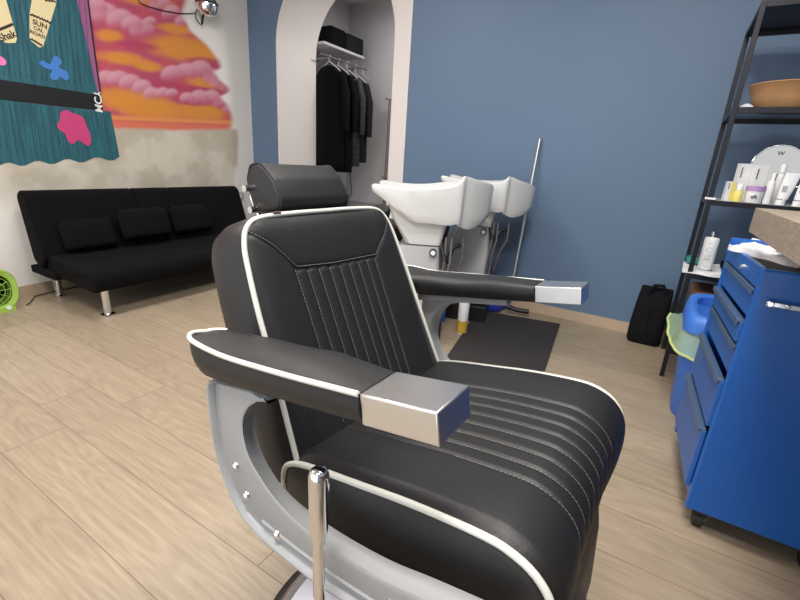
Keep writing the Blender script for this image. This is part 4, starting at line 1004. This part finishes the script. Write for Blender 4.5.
# lower shelf: cloth, bottle, teal tray
z3 = .6765
drape('white_cloth', [(.165, 2.99), (.62, 2.985), (.62, 3.36), (.18, 3.38)], z3+.001, 'cloth', 'white cloth spread on the shelf beneath the large white bottle', 'cloth', .008, .006, 5)
z3b = z3+.024
bx, by = .275, 3.09
wb = thing('lotion_bottle', (bx, by, z3b), 'large white lotion bottle with chrome cap standing on the white cloth', 'bottle')
MB().lathe([(.034, 0), (.037, .004), (.037, .178), (.033, .186), (.012, .19)], (bx, by, z3b), 32).build('bottle_body', 'white', wb)
MB().lathe([(.010, .19), (.009, .203), (.019, .208), (.019, .222), (.016, .224)], (bx, by, z3b), 24).build('cap', 'chrome', wb)
dv = np.array([-bx*.3, -1, 0]); dv /= np.linalg.norm(dv); sv = np.array([-dv[1], dv[0], 0])
lm = MB()
P = []
for i in range(28):
    a = math.radians(30+300*i/27); ang = .014*math.cos(a)/.037
    q = np.array([bx, by, z3b+.118])+(dv*math.cos(ang)+sv*math.sin(ang)*1)*.0376*1+np.array([0, 0, .014*math.sin(a)]); P.append(tuple(q))
lm.tube(P, .0006, 4)
lm.build('logo_ring', 'ink', wb)
ll = MB()
for (zz, hw) in ((.155, .012), (.088, .014), (.08, .018), (.068, .016), (.063, .016), (.058, .016), (.022, .008)):
    ll = MB().tube([tuple(np.array([bx, by, z3b+zz])+(dv*math.cos(a/.037)+sv*math.sin(a/.037))*.0374) for a in np.linspace(-hw, hw, 7)], .0008, 4)
    ll.build('label_line', 'olive', wb)
tr = MB().box((.185, 3.22, z3+.024), (.27, 3.32, z3+.062)); tag(tr.build('teal_box', 'tealp', smooth=False, bevel=.006), 'small teal box at the left end of the cloth covered shelf', 'box')
kb = MB().box((.36, 3.1, z3b), (.46, 3.25, z3b+.045)); tag(kb.build('black_pouch', 'coat', smooth=False, bevel=.015), 'black pouch on the cloth behind the large white bottle', 'pouch')
cbx = MB().box((.26, 3.08, .192), (.6, 3.4, .56)); tag(cbx.build('cardboard_box', 'cardboard', smooth=False, bevel=.003), 'brown cardboard box on the bottom shelf behind the blue bin', 'box')

# ------------------------------------------------------------------ tote bag
tb = thing('tote_bag', (.12, 3.6, 0), 'black fabric tote bag on the floor against the blue wall', 'bag')
def bagsec(z, hx, hy, cx=.068, cy=3.6):
    return [(x, y, z) for x, y in roundpoly([(cx-hx, cy-hy), (cx+hx, cy-hy), (cx+hx, cy+hy), (cx-hx, cy+hy)], min(hx, hy)*.7, 4)]
MB().rings([bagsec(.003, .105, .075), bagsec(.03, .115, .09), bagsec(.15, .114, .085), bagsec(.3, .11, .065, .075, 3.615), bagsec(.40, .105, .045, .08, 3.63), bagsec(.425, .10, .02, .08, 3.635)]).build('bag_body', 'tote', tb)
MB().tube([(.03, 3.6, .30), (.035, 3.575, .40), (.06, 3.58, .45), (.11, 3.58, .455), (.14, 3.585, .40), (.145, 3.6, .30)], .013, 8).build('handle', 'tote', tb)
MB().box((.03, 3.512, .05), (.06, 3.524, .28)).build('strap', 'coatgrey', tb, smooth=False)

# ------------------------------------------------------------------ swing bin with liner
wbn = thing('waste_bin', (.42, 2.62, 0), 'blue plastic waste bin with open lid between the rack and the cart', 'waste bin')
def bsec(z, hx, hy, cx=.395, cy=2.62, r=.09):
    return [(x, y, z) for x, y in roundpoly([(cx-hx, cy-hy), (cx+hx, cy-hy), (cx+hx, cy+hy), (cx-hx, cy+hy)], r, 5)]
MB().rings([bsec(.002, .138, .145), bsec(.012, .143, .15), bsec(.50, .178, .19), bsec(.50, .172, .184), bsec(.03, .138, .144)]).build('bin_body', 'bin', wbn)
def lidsec(z0, hx, hy, tl=0): return [(x, y, z0+(x-.415)*tl+0) for x, y, _ in bsec(0, hx, hy, r=.07)]
lidb = MB().rings([[(x, y, z+(y-2.42)*k) for x, y, z in bsec(zz, hx, hy, r=.1)] for zz, hx, hy, k in ((.485, .192, .204, 0), (.53, .191, .203, .05), (.565, .18, .192, .12), (.572, .165, .177, .12), (.56, .145, .157, .12), (.50, .15, .16, 0))], cap=False)
lidb.build('lid_rim', 'bin', wbn)
MB().prism([(.255, 2.48, .545), (.255, 2.76, .56), (.535, 2.76, .49), (.535, 2.48, .49)], (0, 0, .008)).build('swing_flap', 'bin', wbn, smooth=False)
# bag overhang
bagm = MB()
def lin_fn(th):
    def g(i, j):
        a = math.pi*(.80+.66*i)           # round the left / front sides
        o = j*(.07*(1-i)+.02*i)+.003*math.sin(i*23)*j+th
        rx, ry = .184+o, .197+o*.7
        c, s = math.cos(a), math.sin(a); k = (abs(c)**4+abs(s)**4)**(-.25)
        dz = .03+.13*i**.9+.004*math.sin(i*19)
        return (.395+rx*k*c, 2.62+ry*k*s, .50-dz*j+.003*math.sin(i*40+j*9))
    return g
bagm.grid(lin_fn(0), 50, 10); ln = bagm.build('bin_liner', 'bag', wbn)
MB().tube([lin_fn(.002)(i/49, 1.0) for i in range(50)], .007, 6).build('liner_hem', 'bagedge', ln)
